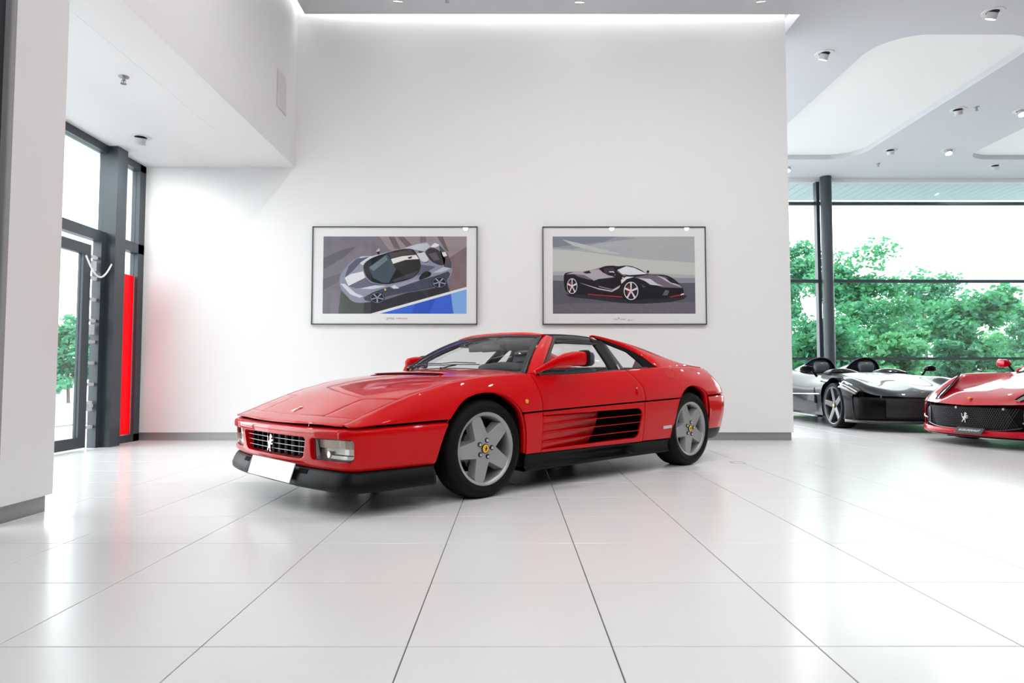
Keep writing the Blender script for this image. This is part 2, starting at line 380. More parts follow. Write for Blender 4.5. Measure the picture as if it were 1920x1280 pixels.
# ---------------------------------------------------------------- far window wall
def window(name, kind='structure'):
    e = empty(name); e['kind'] = kind; return e
w1 = window('window_1')
box('header', (3.9, YG - .05, 5.36), (X1, YG + .1, ZC), M_WHITE, w1)
for z, h in ((4.86, .07), (3.02, .07), (1.21, .06), (.05, .10)): box('transom', (3.9, YG - .04, z - h/2), (X1, YG + .06, z + h/2), M_FRAME, w1)
for x in (7.20, 13.6): box('mullion', (x - .04, YG - .07, 0), (x + .04, YG + .08, 5.36), M_FRAME, w1)
for x0, x1 in ((3.9, 7.16), (7.24, 13.56), (13.64, X1)):
    for z0, z1 in ((.10, 1.18), (1.24, 2.985), (3.055, 4.825), (4.895, 5.36)): box('pane', (x0, YG - .002, z0), (x1, YG + .008, z1), M_PANE, w1)
col = empty('window_column', (7.33, YG - .19, 0), 0, 'round dark steel column in front of the far windows', 'column')
B().lathe([(.125, 0), (.125, 5.44)], 28).build('shaft', M_FRAME, col, smooth=True)
B().lathe([(.125, .012), (.19, .012), (.19, 0)], 28).build('base_plate', M_FRAME, col)
# boarded canopy outside the windows: individual boards on a slab
cs = empty('canopy', (0, 0, 0), 0, 'pale boarded canopy soffit outside above the far windows', 'canopy')
M_BOARD = mat('pale_blue_board', (.60, .70, .73), .6)
box('canopy_slab', (3.6, YG + .15, 5.63), (X1 + 4, YG + 2.5, 5.8), M_BOARD, cs)
def soffit_boards():
    b0 = B().box((-.12, 0, 0), (.12, 2.35, .02)).build('board', M_BOARD, cs); b0.location = (3.8, YG + .15, 5.60)
    for k in range(1, 60):
        c = b0.copy(); link(c, cs); c.location = (3.8 + k*.252, YG + .15, 5.60)
soffit_boards()

# ---------------------------------------------------------------- left glazing and glass door in the lobby
w2 = window('window_2')
def lbox(n, y0, y1, z0, z1, d0=-.05, d1=.05, m=M_FRAME, p=w2): return box(n, (XG + d0, y0, z0), (XG + d1, y1, z1), m, p)
lbox('head_frame', 4.0, YW, 3.40, 3.49); lbox('transom', 4.0, YW, 2.35, 2.47); lbox('corner_post', 8.33, YW, 0, 3.49)
lbox('mullion', 7.66, 7.86, 0, 3.49, -.05, .16); lbox('bottom_rail', 7.86, YW, 0, .09); lbox('mullion', 5.7, 5.8, 0, 3.49)
lbox('pane', 7.86, 8.33, 2.47, 3.40, -.004, .004, M_PANE); lbox('pane', 5.8, 7.66, 2.47, 3.40, -.004, .004, M_PANE)
lbox('pane', 7.86, 8.33, .09, 2.35, -.004, .004, M_PANE); lbox('pane', 4.0, 5.7, .0, 3.40, -.004, .004, M_PANE)
M_RP = mat('red_film', (.85, .0, .02), .4)
_n = M_RP.node_tree; _t = _n.nodes.new('ShaderNodeBsdfTranslucent'); _t.inputs[0].default_value = (.95, .0, .03, 1); _m = _n.nodes.new('ShaderNodeMixShader'); _m.inputs[0].default_value = .6
_n.links.new(_n.nodes['Principled BSDF'].outputs[0], _m.inputs[1]); _n.links.new(_t.outputs[0], _m.inputs[2]); _n.links.new(_m.outputs[0], _n.nodes['Material Output'].inputs[0])
rp = lbox('red_panel', 7.87, 8.32, .095, 2.06, .006, .010, M_RP, None)
tag(rp, 'plain red panel behind the narrow glass pane beside the door', 'panel')
d1 = empty('door_1', (XG, 7.60, 0), 0, 'glazed dark framed door standing open in the lobby', 'door'); d1['kind'] = 'structure'
dl = empty('door_1_tmp'); bpy.data.objects.remove(dl)
def dbox(n, a, b, m=M_FRAME): return box(n, a, b, m, d1)
dbox('jamb', (-.05, -.02, 0), (.05, .06, 2.35)); dbox('leaf_stile', (-.03, -.30, .02), (.03, -.17, 2.28)); dbox('leaf_rail', (-.03, -1.25, .02), (.03, -.30, .14)); dbox('leaf_rail', (-.03, -1.25, 2.16), (.03, -.30, 2.28)); dbox('leaf_stile', (-.03, -1.35, .02), (.03, -1.25, 2.28))
dbox('pane', (-.006, -1.25, .14), (.006, -.30, 2.16), M_PANE)
for k in range(9): dbox('hinge_bar', (-.012, -.17, .22 + k*.24), (.012, -.02, .255 + k*.24), M_CAN)
for z in (.42, 1.28, 2.0): dbox('hinge_block', (-.03, -.13, z), (.03, -.07, z + .11), M_CAN)
arc = [(XG + .12, 7.20 + .52*t, 2.12 + .06*t - .23*math.sin(PI*t)) for t in np.linspace(0, 1, 16)]
arc = B().tube(arc, .010, 8).build('door_cable', M_WHITE, None, smooth=True); tag(arc, 'white cable loop hanging between the glass door and its frame', 'cable')
# window beside the camera, left edge of the picture
w3 = window('window_3')
for a, b in (((XL - .16, 3.30, 0), (XL - .09, 3.42, 3.6)), ((XL - .16, 1.0, 0), (XL - .09, 1.1, 3.6))): box('mullion', a, b, M_FRAME, w3)
for z in (.05, 2.44, 3.55): box('transom', (XL - .15, 1.1, z - .05), (XL - .10, 3.30, z + .05), M_FRAME, w3)
for z0, z1 in ((.1, 2.39), (2.49, 3.5)): box('pane', (XL - .13, 1.1, z0), (XL - .12, 3.3, z1), glass('dark_tinted_pane', (.10, .15, .18)), w3)

# ---------------------------------------------------------------- outside ground
struct(box('ground_outside', (-60, -40, -.30), (80, 90, -.12), mat('pale_asphalt', (.33, .34, .35), .9, noise=.15, nscale=.6)))
# ---------------------------------------------------------------- two framed car posters on the back wall
def flat(name, rgb, noise=0., nscale=30.):
    lin = [(c/255/12.92 if c/255 < .04045 else ((c/255+.055)/1.055)**2.4) for c in rgb]
    return mat('print_%d_%d_%d' % tuple(rgb), tuple(lin), .55, spec=.3, noise=noise, nscale=nscale)
def ell(cx, cy, rx, ry, n=28, rot=0): return [(cx+rx*math.cos(a)*math.cos(rot)-ry*math.sin(a)*math.sin(rot), cy+rx*math.cos(a)*math.sin(rot)+ry*math.sin(a)*math.cos(rot)) for a in np.linspace(0, 2*PI, n, endpoint=False)]
def spokes(cx, cy, rx, ry, n, w, rot=0.):
    out = []
    for k in range(n):
        a = 2*PI*k/n+rot; da = w
        out.append([(cx+.10*rx*math.cos(a-1.2), cy+.10*ry*math.sin(a-1.2)), (cx+rx*math.cos(a-da), cy+ry*math.sin(a-da)), (cx+rx*math.cos(a+da), cy+ry*math.sin(a+da)), (cx+.10*rx*math.cos(a+1.2), cy+.10*ry*math.sin(a+1.2))])
    return out
def curve2(P, n=60): return [tuple(p) for p in crom(P, n, closed=True)]
def poster(x0, x1, z0, z1, px, pz, ref, shapes, label, texts):
    """frame x0..x1, z0..z1; print px, pz; shapes drawn in the coordinates of ref = (u0, v0, u1, v1)"""
    D = .045; e = empty('framed_poster', ((x0+x1)/2, YW, z0), 0, label, 'picture', 'framed car posters'); ox, oz = (x0+x1)/2, z0
    t = .010; fr = B()
    for a, b in (((x0, z0), (x1, z0+t)), ((x0, z1-t), (x1, z1)), ((x0, z0), (x0+t, z1)), ((x1-t, z0), (x1, z1))): fr.box((a[0]-ox, -D, a[1]-oz), (b[0]-ox, 0, b[1]-oz))
    fr.build('frame', mat('dark_frame', (.03, .035, .035), .35), e, normals=False)
    box('mount', (x0+t-ox, -.030, t), (x1-t-ox, -.002, z1-z0-t), mat('white_mount', (.80, .80, .80), .6), e)
    u0, v0, u1, v1 = ref
    def cv(p): u = min(max(p[0], u0), u1); v = min(max(p[1], v0), v1); return (px[0]+(u-u0)/(u1-u0)*(px[1]-px[0])-ox, pz[1]-(v-v0)/(v1-v0)*(pz[1]-pz[0])-oz)
    b = B(); ms = []; k = 0
    for rgb, P, *nz in shapes:
        m = flat('p', rgb, *(nz or [0])); 
        if m not in ms: ms.append(m)
        Q = [cv(p) for p in P]; y = -.0305-.00008*k; k += 1
        bm = bmesh.new(); vs = [bm.verts.new((q[0], y, q[1])) for q in Q]
        try: f = bm.faces.new(vs)
        except ValueError: bm.free(); continue
        bmesh.ops.triangulate(bm, faces=[f]); bm.verts.index_update()
        V = [tuple(v.co) for v in bm.verts]; F = []
        for f in bm.faces:
            q = [v.index for v in f.verts]; F.append(tuple(q if f.normal.y < 0 else q[::-1]))
        bm.free(); b.add(V, F, ms.index(m))
    b.build('print', ms, e, normals=False)
    for txt, size, shear, cx, cz, rgb, sx in texts:
        V, F = text_mesh(txt, size, shear); B().add([(v[0]*sx+cx-ox, -.0312, v[1]+cz-oz) for v in V], F).build('title_lettering', flat('t', rgb), e, normals=False)
    box('glazing', (x0+t-ox, -.0415, t), (x1-t-ox, -.0395, z1-z0-t), glass('poster_glass', (1, 1, 1), .35), e)
SIL = (140, 142, 162)
P1 = [((118, 112, 122), [(210,195),(1725,195),(1725,1000),(210,1000)], .22, 9.),
 ((150, 138, 142), [(800,195),(1725,195),(1725,560),(1500,640),(900,330)], .15, 12.), ((126, 106, 110), [(1540,420),(1725,300),(1725,725),(1540,775)], .2, 14.),
 ((112, 92, 96), [(895,195),(960,200),(1030,330),(960,320)]), ((112, 92, 96), [(990,200),(1060,200),(1150,290),(1090,310)]), ((112, 94, 96), [(1410,195),(1470,195),(1540,360),(1500,340)]), ((122, 104, 104), [(1230,195),(1290,195),(1300,250),(1235,260)]),
 ((96, 92, 102), [(210,420),(420,330),(560,300),(420,420),(210,540)], .2), ((100, 96, 106), [(210,640),(400,580),(390,660),(210,760)], .2),
 ((70, 76, 74), [(400,765),(520,860),(660,880),(655,1000),(375,1000)]), ((46, 44, 52), [(650,880),(860,860),(1510,650),(1550,770),(720,1000),(640,1000)]),
 ((226, 228, 230), [(715,1000),(1725,722),(1725,748),(815,1000)]), ((58, 100, 208), [(815,1000),(1560,796),(1588,1000)], .15), ((126, 172, 228), [(1560,796),(1725,750),(1725,1000),(1588,1000)], .1), ((44, 84, 190), [(1180,905),(1400,842),(1330,1000),(1150,1000)], .1),
 (SIL, curve2([(385,640),(400,585),(450,520),(530,440),(630,400),(750,398),(890,355),(1020,330),(1100,300),(1210,268),(1300,256),(1390,260),(1450,282),(1520,365),(1558,450),(1573,530),(1562,595),(1520,655),(1390,730),(1000,800),(860,835),(700,880),(540,880),(450,800),(392,720)], 90)),
 ((205, 207, 214), [(600,408),(720,402),(880,362),(700,440),(640,500),(600,480)]), ((196, 198, 206), [(1060,320),(1200,275),(1310,262),(1340,300),(1280,350),(1160,330)]), ((232, 232, 232), [(1340,305),(1385,262),(1440,284),(1400,310)]),
 ((82, 84, 102), [(440,622),(478,505),(560,430),(700,405),(600,470),(520,560)]), ((222, 222, 226), [(440,628),(500,590),(632,560),(655,625),(480,712)]),
 ((96, 98, 118), [(480,714),(660,628),(720,680),(840,700),(700,720),(560,740)]), ((210, 212, 220), [(395,690),(440,690),(560,790),(640,820),(600,835),(500,800)]), ((204, 206, 216), [(600,740),(760,705),(880,715),(740,745)]),
 ((66, 68, 86), curve2([(640,835),(860,735),(1240,650),(1420,600),(1545,560),(1520,650),(1380,728),(1000,798),(860,832),(720,874)], 50)),
 ((150, 152, 172), [(900,715),(1200,640),(1230,655),(960,745)]), ((186, 188, 200), [(1370,575),(1480,515),(1560,530),(1460,570)]), ((92, 92, 112), [(1240,490),(1400,510),(1320,560),(1200,610)]),
 ((24, 24, 28), curve2([(635,500),(690,440),(780,398),(890,365),(1010,335),(1140,326),(1195,375),(1240,480),(1225,560),(1170,620),(1080,655),(930,690),(830,692),(720,665),(660,600)], 70)),
 ((66, 80, 90), [(690,520),(885,378),(980,540),(905,680),(840,680),(740,630)]), ((110, 124, 132), [(700,515),(870,395),(890,440),(740,560)]), ((74, 64, 66), [(900,372),(1130,332),(1180,385),(1040,395),(930,425)]), ((64, 62, 74), [(940,650),(1190,560),(1215,555),(1160,620),(960,672)]),
 ((228, 226, 220), [(925,432),(1040,402),(1190,388),(1222,432),(1080,440),(948,482)]), ((24, 24, 26), [(1100,415),(1150,402),(1140,425),(1115,430)]),
 ((208, 208, 212), [(1195,375),(1280,360),(1325,430),(1300,470),(1245,450)]), ((40, 38, 42), [(1205,348),(1270,352),(1230,370)]), ((36, 34, 38), [(1275,465),(1322,455),(1322,462),(1278,472)]),
 ((58, 54, 58), curve2([(1288,362),(1340,316),(1420,335),(1478,395),(1492,450),(1470,498),(1380,472),(1325,425)], 40)), ((96, 88, 92), [(1320,380),(1400,360),(1440,440),(1380,450)]),
 ((84, 76, 80), [(1430,283),(1520,370),(1566,470),(1566,528),(1490,512),(1502,430),(1440,330)]), ((226, 224, 222), [(1460,362),(1500,356),(1520,398),(1480,408)]),
 ((18, 18, 20), curve2([(1225,648),(1240,600),(1300,558),(1352,578),(1335,612),(1280,635)], 24)),
 ((26, 26, 34), ell(785, 835, 80, 62)), ((120, 126, 146), ell(785, 835, 72, 54)), ((22, 22, 30), ell(785, 835, 66, 49))] + [((150, 156, 176), s) for s in spokes(785, 835, 64, 48, 5, .14, .3)] + [((26, 26, 34), ell(1438, 675, 80, 62)), ((120, 126, 146), ell(1438, 675, 72, 54)), ((22, 22, 30), ell(1438, 675, 66, 49))] + [((150, 156, 176), s) for s in spokes(1438, 675, 64, 48, 5, .14, .3)] + [
 ((216, 182, 60), ell(868, 750, 11, 13, 12)), ((188, 190, 196), [(765,352),(800,315),(808,345),(796,362)]), ((20, 20, 22), [(772,358),(808,350),(800,390),(782,380)]), ((214, 214, 220), [(930,720),(968,703),(1016,738),(960,742)])]
BK = (20, 18, 26)
P2 = [((172, 176, 178), [(203,195),(1715,195),(1715,700),(203,700)], .04, 3.), ((128, 132, 146), [(203,195),(880,195),(760,250),(420,330),(203,310)], .06, 6.), ((150, 154, 160), [(203,310),(420,330),(700,265),(1100,215),(880,195),(760,250)]), ((190, 194, 190), [(300,225),(500,270),(940,380),(700,365),(420,290)]), ((196, 198, 192), [(203,330),(500,350),(1100,430),(1715,470),(1715,600),(900,560),(203,560)]), ((140, 142, 150), [(203,600),(700,620),(1715,630),(1715,690),(203,680)]),
 ((92, 90, 102), [(203,655),(900,690),(1715,680),(1715,1002),(203,1002)], .16, 20.), ((106, 102, 112), [(203,900),(1715,880),(1715,1002),(203,1002)], .2, 26.),
 ((40, 38, 48), curve2([(340,800),(600,800),(1000,840),(1560,810),(1620,840),(1400,885),(1000,895),(600,850),(400,830)], 40)),
 (BK, curve2([(322,600),(350,576),(430,566),(560,556),(690,530),(750,508),(830,500),(905,507),(985,499),(1070,515),(1150,550),(1220,588),(1400,600),(1500,648),(1586,735),(1582,790),(1596,802),(1560,826),(1400,846),(1180,850),(1110,862),(960,850),(700,815),(470,802),(350,775),(324,700)], 110)),
 ((176, 170, 178), [(345,592),(430,566),(560,558),(700,535),(745,580),(860,622),(690,640),(640,658),(540,600),(430,590)]), ((112, 100, 112), [(430,592),(540,600),(640,655),(560,640),(470,615)]), ((24, 20, 26), [(520,570),(590,552),(612,578),(560,585)]),
 ((56, 48, 60), [(748,525),(850,522),(875,590),(790,602),(742,570)]), ((218, 218, 224), [(800,560),(850,560),(870,600),(840,605)]), ((150, 40, 52), [(690,535),(745,580),(742,572),(700,535)]),
 ((224, 224, 230), [(892,545),(985,506),(1070,524),(1205,588),(1020,600),(940,590)]), ((120, 112, 126), [(892,545),(940,590),(985,604),(960,612),(885,560)]),
 ((228, 226, 230), [(928,650),(985,615),(1070,618),(990,640),(930,692)]), ((112, 102, 116), [(1070,622),(1220,594),(1400,615),(1556,700),(1580,735),(1370,728),(1180,662)]), ((206, 204, 210), [(1110,630),(1240,640),(1310,690),(1380,715),(1240,700),(1180,660)]), ((196, 192, 200), [(1300,600),(1420,640),(1580,730),(1460,690)]), ((30, 26, 34), [(1390,625),(1500,650),(1560,700),(1460,680)]),
 ((14, 12, 18), [(1120,700),(1370,735),(1578,740),(1575,800),(1380,835),(1140,830)]), ((70, 64, 76), [(1140,690),(1190,720),(1160,735)]), ((96, 90, 102), [(1365,810),(1400,752),(1440,765),(1420,812)]),
 ((196, 190, 198), [(480,678),(690,738),(830,762),(920,706),(905,735),(830,775),(690,750)]), ((12, 10, 16), [(680,650),(900,640),(935,690),(830,745),(690,715)]), ((150, 144, 154), [(685,712),(840,748),(905,715),(840,756),(700,725)]),
 ((188, 34, 48), [(575,796),(940,824),(940,833),(575,804)]), ((188, 34, 48), [(1440,824),(1590,796),(1596,806),(1450,833)]), ((232, 230, 232), [(1560,800),(1592,788),(1594,800),(1562,812)])]
for cx, cy, rx, ry in ((408, 715, 62, 92), (1033, 765, 88, 108)):
    P2 += [((10, 10, 12), ell(cx, cy, rx, ry)), ((216, 214, 220), ell(cx, cy, rx*.88, ry*.88)), ((26, 22, 28), ell(cx, cy, rx*.78, ry*.80)), ((150, 26, 38), ell(cx-rx*.35, cy-ry*.1, rx*.16, ry*.42, 14))] + [((214, 212, 218), s) for s in spokes(cx, cy, rx*.8, ry*.82, 5, .13, -PI/2)]
P2 += [((16, 14, 18), ell(830, 590, 36, 19)), ((14, 12, 16), [(1198,560),(1215,548),(1230,560),(1222,578),(1205,578)]), ((204, 186, 120), ell(948, 632, 10, 14, 12))]
poster(-2.53, -.428, 1.462, 2.715, (-2.39, -.564), (1.600, 2.588), (210, 195, 1725, 1000), P1, 'framed poster of a silver sports car seen from above on a track', [('SF90', .040, .35, -1.535, 1.535, (128, 136, 146), 1.35), ('STRADALE', .026, .35, -1.385, 1.538, (176, 24, 48), 1.15)])
poster(.403, 2.484, 1.462, 2.715, (.532, 2.343), (1.600, 2.588), (203, 195, 1715, 1002), P2, 'framed poster of a black open sports car on grey ground', [('La', .032, .4, 1.325, 1.530, (70, 70, 72), 1.2), ('F', .046, .4, 1.360, 1.534, (176, 20, 30), 1.2), ('errari', .030, .4, 1.420, 1.530, (70, 70, 72), 1.0), ('Aperta', .022, .4, 1.51, 1.520, (110, 104, 104), 1.0)])
# ---------------------------------------------------------------- the red sports car
CAR = empty('sports_car', (.1296, 5.9558, 0), R(-136.5), 'red wedge-shaped sports car with black removable roof and slatted door intakes', 'car')
def both(name, V, F, m, parent=CAR, th=.012, bev=.0022, smooth=True, label=None, out=None):
    """a left panel and its mirror image"""
    r = []
    for s in (1, -1):
        VV = [(v[0], s*v[1], v[2]) for v in V]; FF = F if s > 0 else [tuple(reversed(f)) for f in F]
        o = mesh_obj(name, VV, FF, m, parent if not isinstance(parent, (list, tuple)) else parent[0 if s > 0 else 1], smooth)
        orient(o, out if out else (0, s, .5))
        if th: solidify(o, th)
        if bev: bevel(o, bev, 2, 50)
        if label: o['label'] = label
        r.append(o)
    return r
def orient(o, d):
    """make the mean normal of an open sheet point along d"""
    me = o.data; n = Vector((0, 0, 0))
    for p in me.polygons: n += p.normal*p.area
    if n.dot(Vector(d)) < 0: me.flip_normals()
    me.update()
def gridvf(G):
    b = B().grid(G); return b.V, b.F
def one(name, V, F, m, parent=CAR, th=.012, bev=.0022, out=(0, 0, 1), smooth=True, weld=0):
    o = mesh_obj(name, V, F, m, parent, smooth)
    if weld:
        bm = bmesh.new(); bm.from_mesh(o.data); bmesh.ops.remove_doubles(bm, verts=bm.verts, dist=weld); bm.to_mesh(o.data); bm.free()
    orient(o, out)
    if th: solidify(o, th)
    if bev: bevel(o, bev, 2, 50)
    return o

zg = pch([(2.32,.515),(1.6,.533),(.7,.560),(-.45,.597),(-1.0,.614),(-1.5,.628),(-2.1,.640)])
yg = pch([(2.26,.78),(2.235,.82),(2.205,.855),(2.15,.872),(2.0,.882),(1.6,.897),(1.225,.905),(.7,.903),(0,.915),(-.5,.933),(-1.0,.945),(-1.3,.946),(-1.6,.935),(-1.8,.905),(-1.92,.85),(-2.0,.75)])
zcr = pch([(2.26,.520),(2.2,.538),(2.12,.567),(2.03,.603),(1.86,.664),(1.74,.703),(1.6,.738),(1.5,.762),(1.37,.785),(1.08,.815),(.72,.826),(.4,.832),(0,.846),(-.4,.864),(-.7,.880),(-1.0,.893),(-1.4,.897),(-1.6,.888),(-1.75,.868),(-1.85,.815),(-1.92,.752),(-2.0,.655)])
ycr = pch([(2.26,.79),(2.2,.805),(2.0,.806),(1.7,.808),(1.4,.812),(1.08,.822),(.72,.836),(0,.842),(-.4,.850),(-.8,.858),(-1.1,.85),(-1.4,.815),(-1.6,.79),(-1.8,.765),(-2.0,.72)])
zC = pch([(2.34,.518),(2.25,.553),(2.17,.583),(2.0,.650),(1.9,.688),(1.7,.744),(1.5,.790),(1.3,.826),(1.1,.853),(.9,.872),(.7,.884)])
def Yup(x, z):
    a, b = zg(x), zcr(x); t = min(max((z-a)/max(b-a, .004), 0), 1); return yg(x)-(yg(x)-ycr(x))*t**2.1
def Ylow(x, z):
    t = (zg(x)-z)/.33; return yg(x)-.006-.030*t*t
def hoodz(x, y):
    yc = ycr(x); t = min(abs(y)/yc, 1.05); return zC(x)-(zC(x)-zcr(x))*t**2.4
ARCH_F = [tuple(p) for p in crom([(1.67,.10),(1.662,.26),(1.61,.44),(1.545,.555),(1.45,.645),(1.34,.69),(1.215,.704),(1.09,.685),(.99,.63),(.915,.55),(.878,.44),(.862,.28),(.858,.10)], 60)]
ARCH_R = [tuple(p) for p in crom([(-.895,.10),(-.915,.27),(-.965,.47),(-1.02,.612),(-1.10,.690),(-1.215,.724),(-1.33,.716),(-1.43,.678),(-1.495,.615),(-1.53,.48),(-1.54,.31),(-1.54,.10)], 60)]
GAP = .0035

def side_panel(name, xa, xb, zlo, zhi, Y, nx, nz, m, holes=(), parent=CAR, extra=None, **k):
    """panel on the flank between curved ends xa(z), xb(z) and heights zlo(x), zhi(x)"""
    us = np.linspace(0, 1, nx); vs = np.linspace(0, 1, nz)
    P = {}
    def fn(x, z): return (x, Y(x, z), z)
    V = []; idx = {}; nv = nz
    pts = []
    for u in us:
        for v in vs:
            x = xa(0)+(xb(0)-xa(0))*u
            for _ in range(3):
                z = zlo(x)+(zhi(x)-zlo(x))*v; x = xa(z)+(xb(z)-xa(z))*u
            pts.append([x, z])
    keep = []; snap = {}
    for i in range(nx-1):
        for j in range(nz-1):
            f = (i*nv+j, (i+1)*nv+j, (i+1)*nv+j+1, i*nv+j+1); c = np.mean([pts[q] for q in f], axis=0); hit = None
            for h in holes:
                if sdf_poly(c, h)[0] < 0: hit = h; break
            if hit is None: keep.append(f)
            else:
                for q in f: snap[q] = hit
    used = sorted(set(q for f in keep for q in f)); uset = set(used)
    for q, h in snap.items():
        if q in uset: pts[q] = list(sdf_poly(pts[q], h)[1])
    ix = {q: n for n, q in enumerate(used)}
    V = [fn(*pts[q]) for q in used]; F = [tuple(ix[q] for q in f) for f in keep]
    if extra:   # strip folded over the top, from the crease inwards
        n0 = len(V)
        top = [i*nv+nv-1 for i in range(nx)]
        rows = []
        for i in top:
            x, z = pts[i]; rows.append([extra(x, t) for t in (.5, 1.)])
        for i, r in enumerate(rows): V += r
        for i in range(nx-1):
            a, b = ix[top[i]], ix[top[i+1]]; c, d = n0+2*i, n0+2*(i+1)
            F += [(a, b, d, c), (c, d, d+1, c+1)]
    return both(name, V, F, m, parent, **k)

c_ = lambda v: (lambda *_: v)
# front wings, with a strip of wing top up to the bonnet line
DOOR_F = pch([(.2,.712),(.56,.718),(.70,.735),(.83,.775)])
DOOR_R = pch([(.2,-.490),(.60,-.498),(.70,-.487),(.78,-.43),(.87,-.325)])
yshut = lambda x: ycr(x)-.045
wing = side_panel('front_wing', c_(2.232), lambda z: DOOR_F(z)+GAP, lambda x: zg(x)+.007, zcr, Yup, 110, 22, M_RED, [ARCH_F],
    extra=lambda x, t: (x, ycr(x)-.042*t, hoodz(x, ycr(x)-.042*t)+.0005))
door = side_panel('door', lambda z: DOOR_F(z)-GAP, lambda z: DOOR_R(z)+GAP, lambda x: zg(x)+.007, zcr, Yup, 50, 20, M_RED,
    extra=lambda x, t: (x, ycr(x)-.02*t, zcr(x)+.004*t))
quarter = side_panel('rear_quarter', lambda z: DOOR_R(z)-GAP, c_(-1.995), lambda x: zg(x)+.007, zcr, Yup, 100, 22, M_RED, [ARCH_R],
    extra=lambda x, t: (x, ycr(x)-.05*t, zcr(x)+.006*t))
# lower flank
side_panel('wing_lower_panel', c_(.90), c_(.712+GAP), c_(.263), lambda x: zg(x)-.006, Ylow, 16, 22, M_RED, [ARCH_F])
side_panel('rear_lower_panel', c_(-.494-GAP), c_(-1.02), c_(.266), lambda x: zg(x)-.006, Ylow, 34, 22, M_RED, [ARCH_R])
# door lower part with the scooped, slatted intake
zt = pch([(.75,.531),(-.5,.546)]); zb = pch([(.75,.281),(-.5,.300)])
hole = [(.735, zt(.735)), (-.40, zt(-.4))] + [(-.40-.06*math.sin(R(a)), zt(-.4)-.045+.045*math.cos(R(a))) for a in range(15, 91, 15)] + [(-.455, .45), (-.44, .39)] + [(-.375-.06*math.cos(R(a)), zb(-.38)+.05-.05*math.sin(R(a))) for a in range(0, 91, 15)] + [(.735, zb(.735))]
dlow = side_panel('door_lower_panel', c_(.712-GAP), c_(-.494+GAP), c_(.263), lambda x: zg(x)-.006, Ylow, 90, 42, M_RED, [hole])
dep = pch([(.74,.0),(.6,.012),(.3,.042),(0,.09),(-.2,.15),(-.5,.22)])
def scoop():
    xs = np.linspace(.712, -.17, 40); G = []
    for x in xs: G.append([(x, Ylow(x, z)-dep(x)-.004, z) for z in np.linspace(zb(x)-.004, zt(x)+.004, 8)])
    both('scoop', *gridvf(G), M_RED, dlow, th=.006, bev=0)
    b = []
    xs = np.linspace(-.17, -.50, 6)
    both('intake_mesh', *gridvf([[(x, Ylow(x, z)-dep(x)-.02, z) for z in np.linspace(zb(x)-.01, zt(x)+.01, 5)] for x in xs]), M_BLACK, dlow, th=.004, bev=0)
    for top in (0, 1):
        zz = (lambda x: zt(x)+.003) if top else (lambda x: zb(x)-.003)
        G = [[(x, Ylow(x, zz(x))-.002-(dep(x)+.02)*t, zz(x)) for t in (0, .5, 1)] for x in np.linspace(.70, -.47, 30)]
        both('intake_edge', *gridvf(G), M_RED, dlow, th=.003, bev=0, out=(0, 0, -1 if top else 1))
    zz = np.linspace(.27, .57, 6)
    both('intake_edge', *gridvf([[(-.47, Ylow(-.47, z)-.004-.17*t, z) for t in (0, 1)] for z in zz]), M_BLACK, dlow, th=.003, bev=0, out=(1, 0, 0))
    for za, zb_ in ((.470,.494),(.408,.432),(.343,.363)):
        sl = lambda x: za+(zb_-za)*(.744-x)/1.19
        G = []
        for x in np.linspace(.70, -.452, 36):
            d = min(dep(x)+.004, .075)
            G.append([(x, Ylow(x, sl(x))+.0015-d*t, sl(x)-.012*t) for t in (0, .5, 1)])
        both('strake', *gridvf(G), M_RED, dlow, th=.0045, bev=.001, out=(0, .2, 1))
scoop()
# black sills with a sunken rear scoop
def sill():
    xs = np.linspace(.862, -.905, 70); prof = []
    G = []
    for x in xs:
        y0 = Ylow(x, .263); r = pch([(.9,0),(.55,.012),(.2,.03),(-.1,.05),(-.34,.06),(-.40,.0),(-.9,0)])(x)
        yb = y0-.020
        zl = .135+.012*(.86-x)/1.7
        G.append([(x, y0-.004, .258), (x, y0-.007, .250), (x, y0-.012-r*.8, .225), (x, y0-.018-r, .19), (x, y0-.015-r*.5, .168), (x, y0-.006, .160), (x, y0-.008, zl+.004), (x, y0-.03, zl), (x, y0-.2, zl+.01)])
    both('sill', *gridvf(G), M_BLACKP, th=.006, bev=0, out=(0, 1, 0))
sill()
# wheel arch lips
for nm, A, Yf in (('arch_lip', ARCH_F, 1), ('arch_lip', ARCH_R, -1)):
    b = B(); P = []
    for x, z in A:
        if z < .262: continue
        y = (Yup if z > zg(x) else Ylow)(x, z); P.append((x, y-.010, z))
    G = [[(x, y, z), (x, y-.07, z)] for x, y, z in P]
    both('arch_lip', *gridvf(G), M_RED, th=.003, bev=0, out=(0, 0, 1))
# wheel housings
def liner(cx, r, yo=.79):
    G = [[(cx+r*math.cos(R(a)), y, .33+r*math.sin(R(a))) for y in (yo, .70, .56)] for a in np.linspace(-28, 184, 36)]
    both('wheel_housing', *gridvf(G), M_BLACK, th=.004, bev=0, out=(0, 0, -1))
    V = [(cx+r*math.cos(R(a)), .56, .33+r*math.sin(R(a))) for a in np.linspace(-28, 184, 36)]
    both('wheel_housing_wall', V, [tuple(range(36))], M_BLACK, th=.004, bev=0, smooth=False, out=(0, 1, 0))
liner(1.24, .43); liner(-1.225, .43, .875)
box('underbody', (-1.72, -.70, .165), (2.1, .70, .185), M_BLACK, CAR)

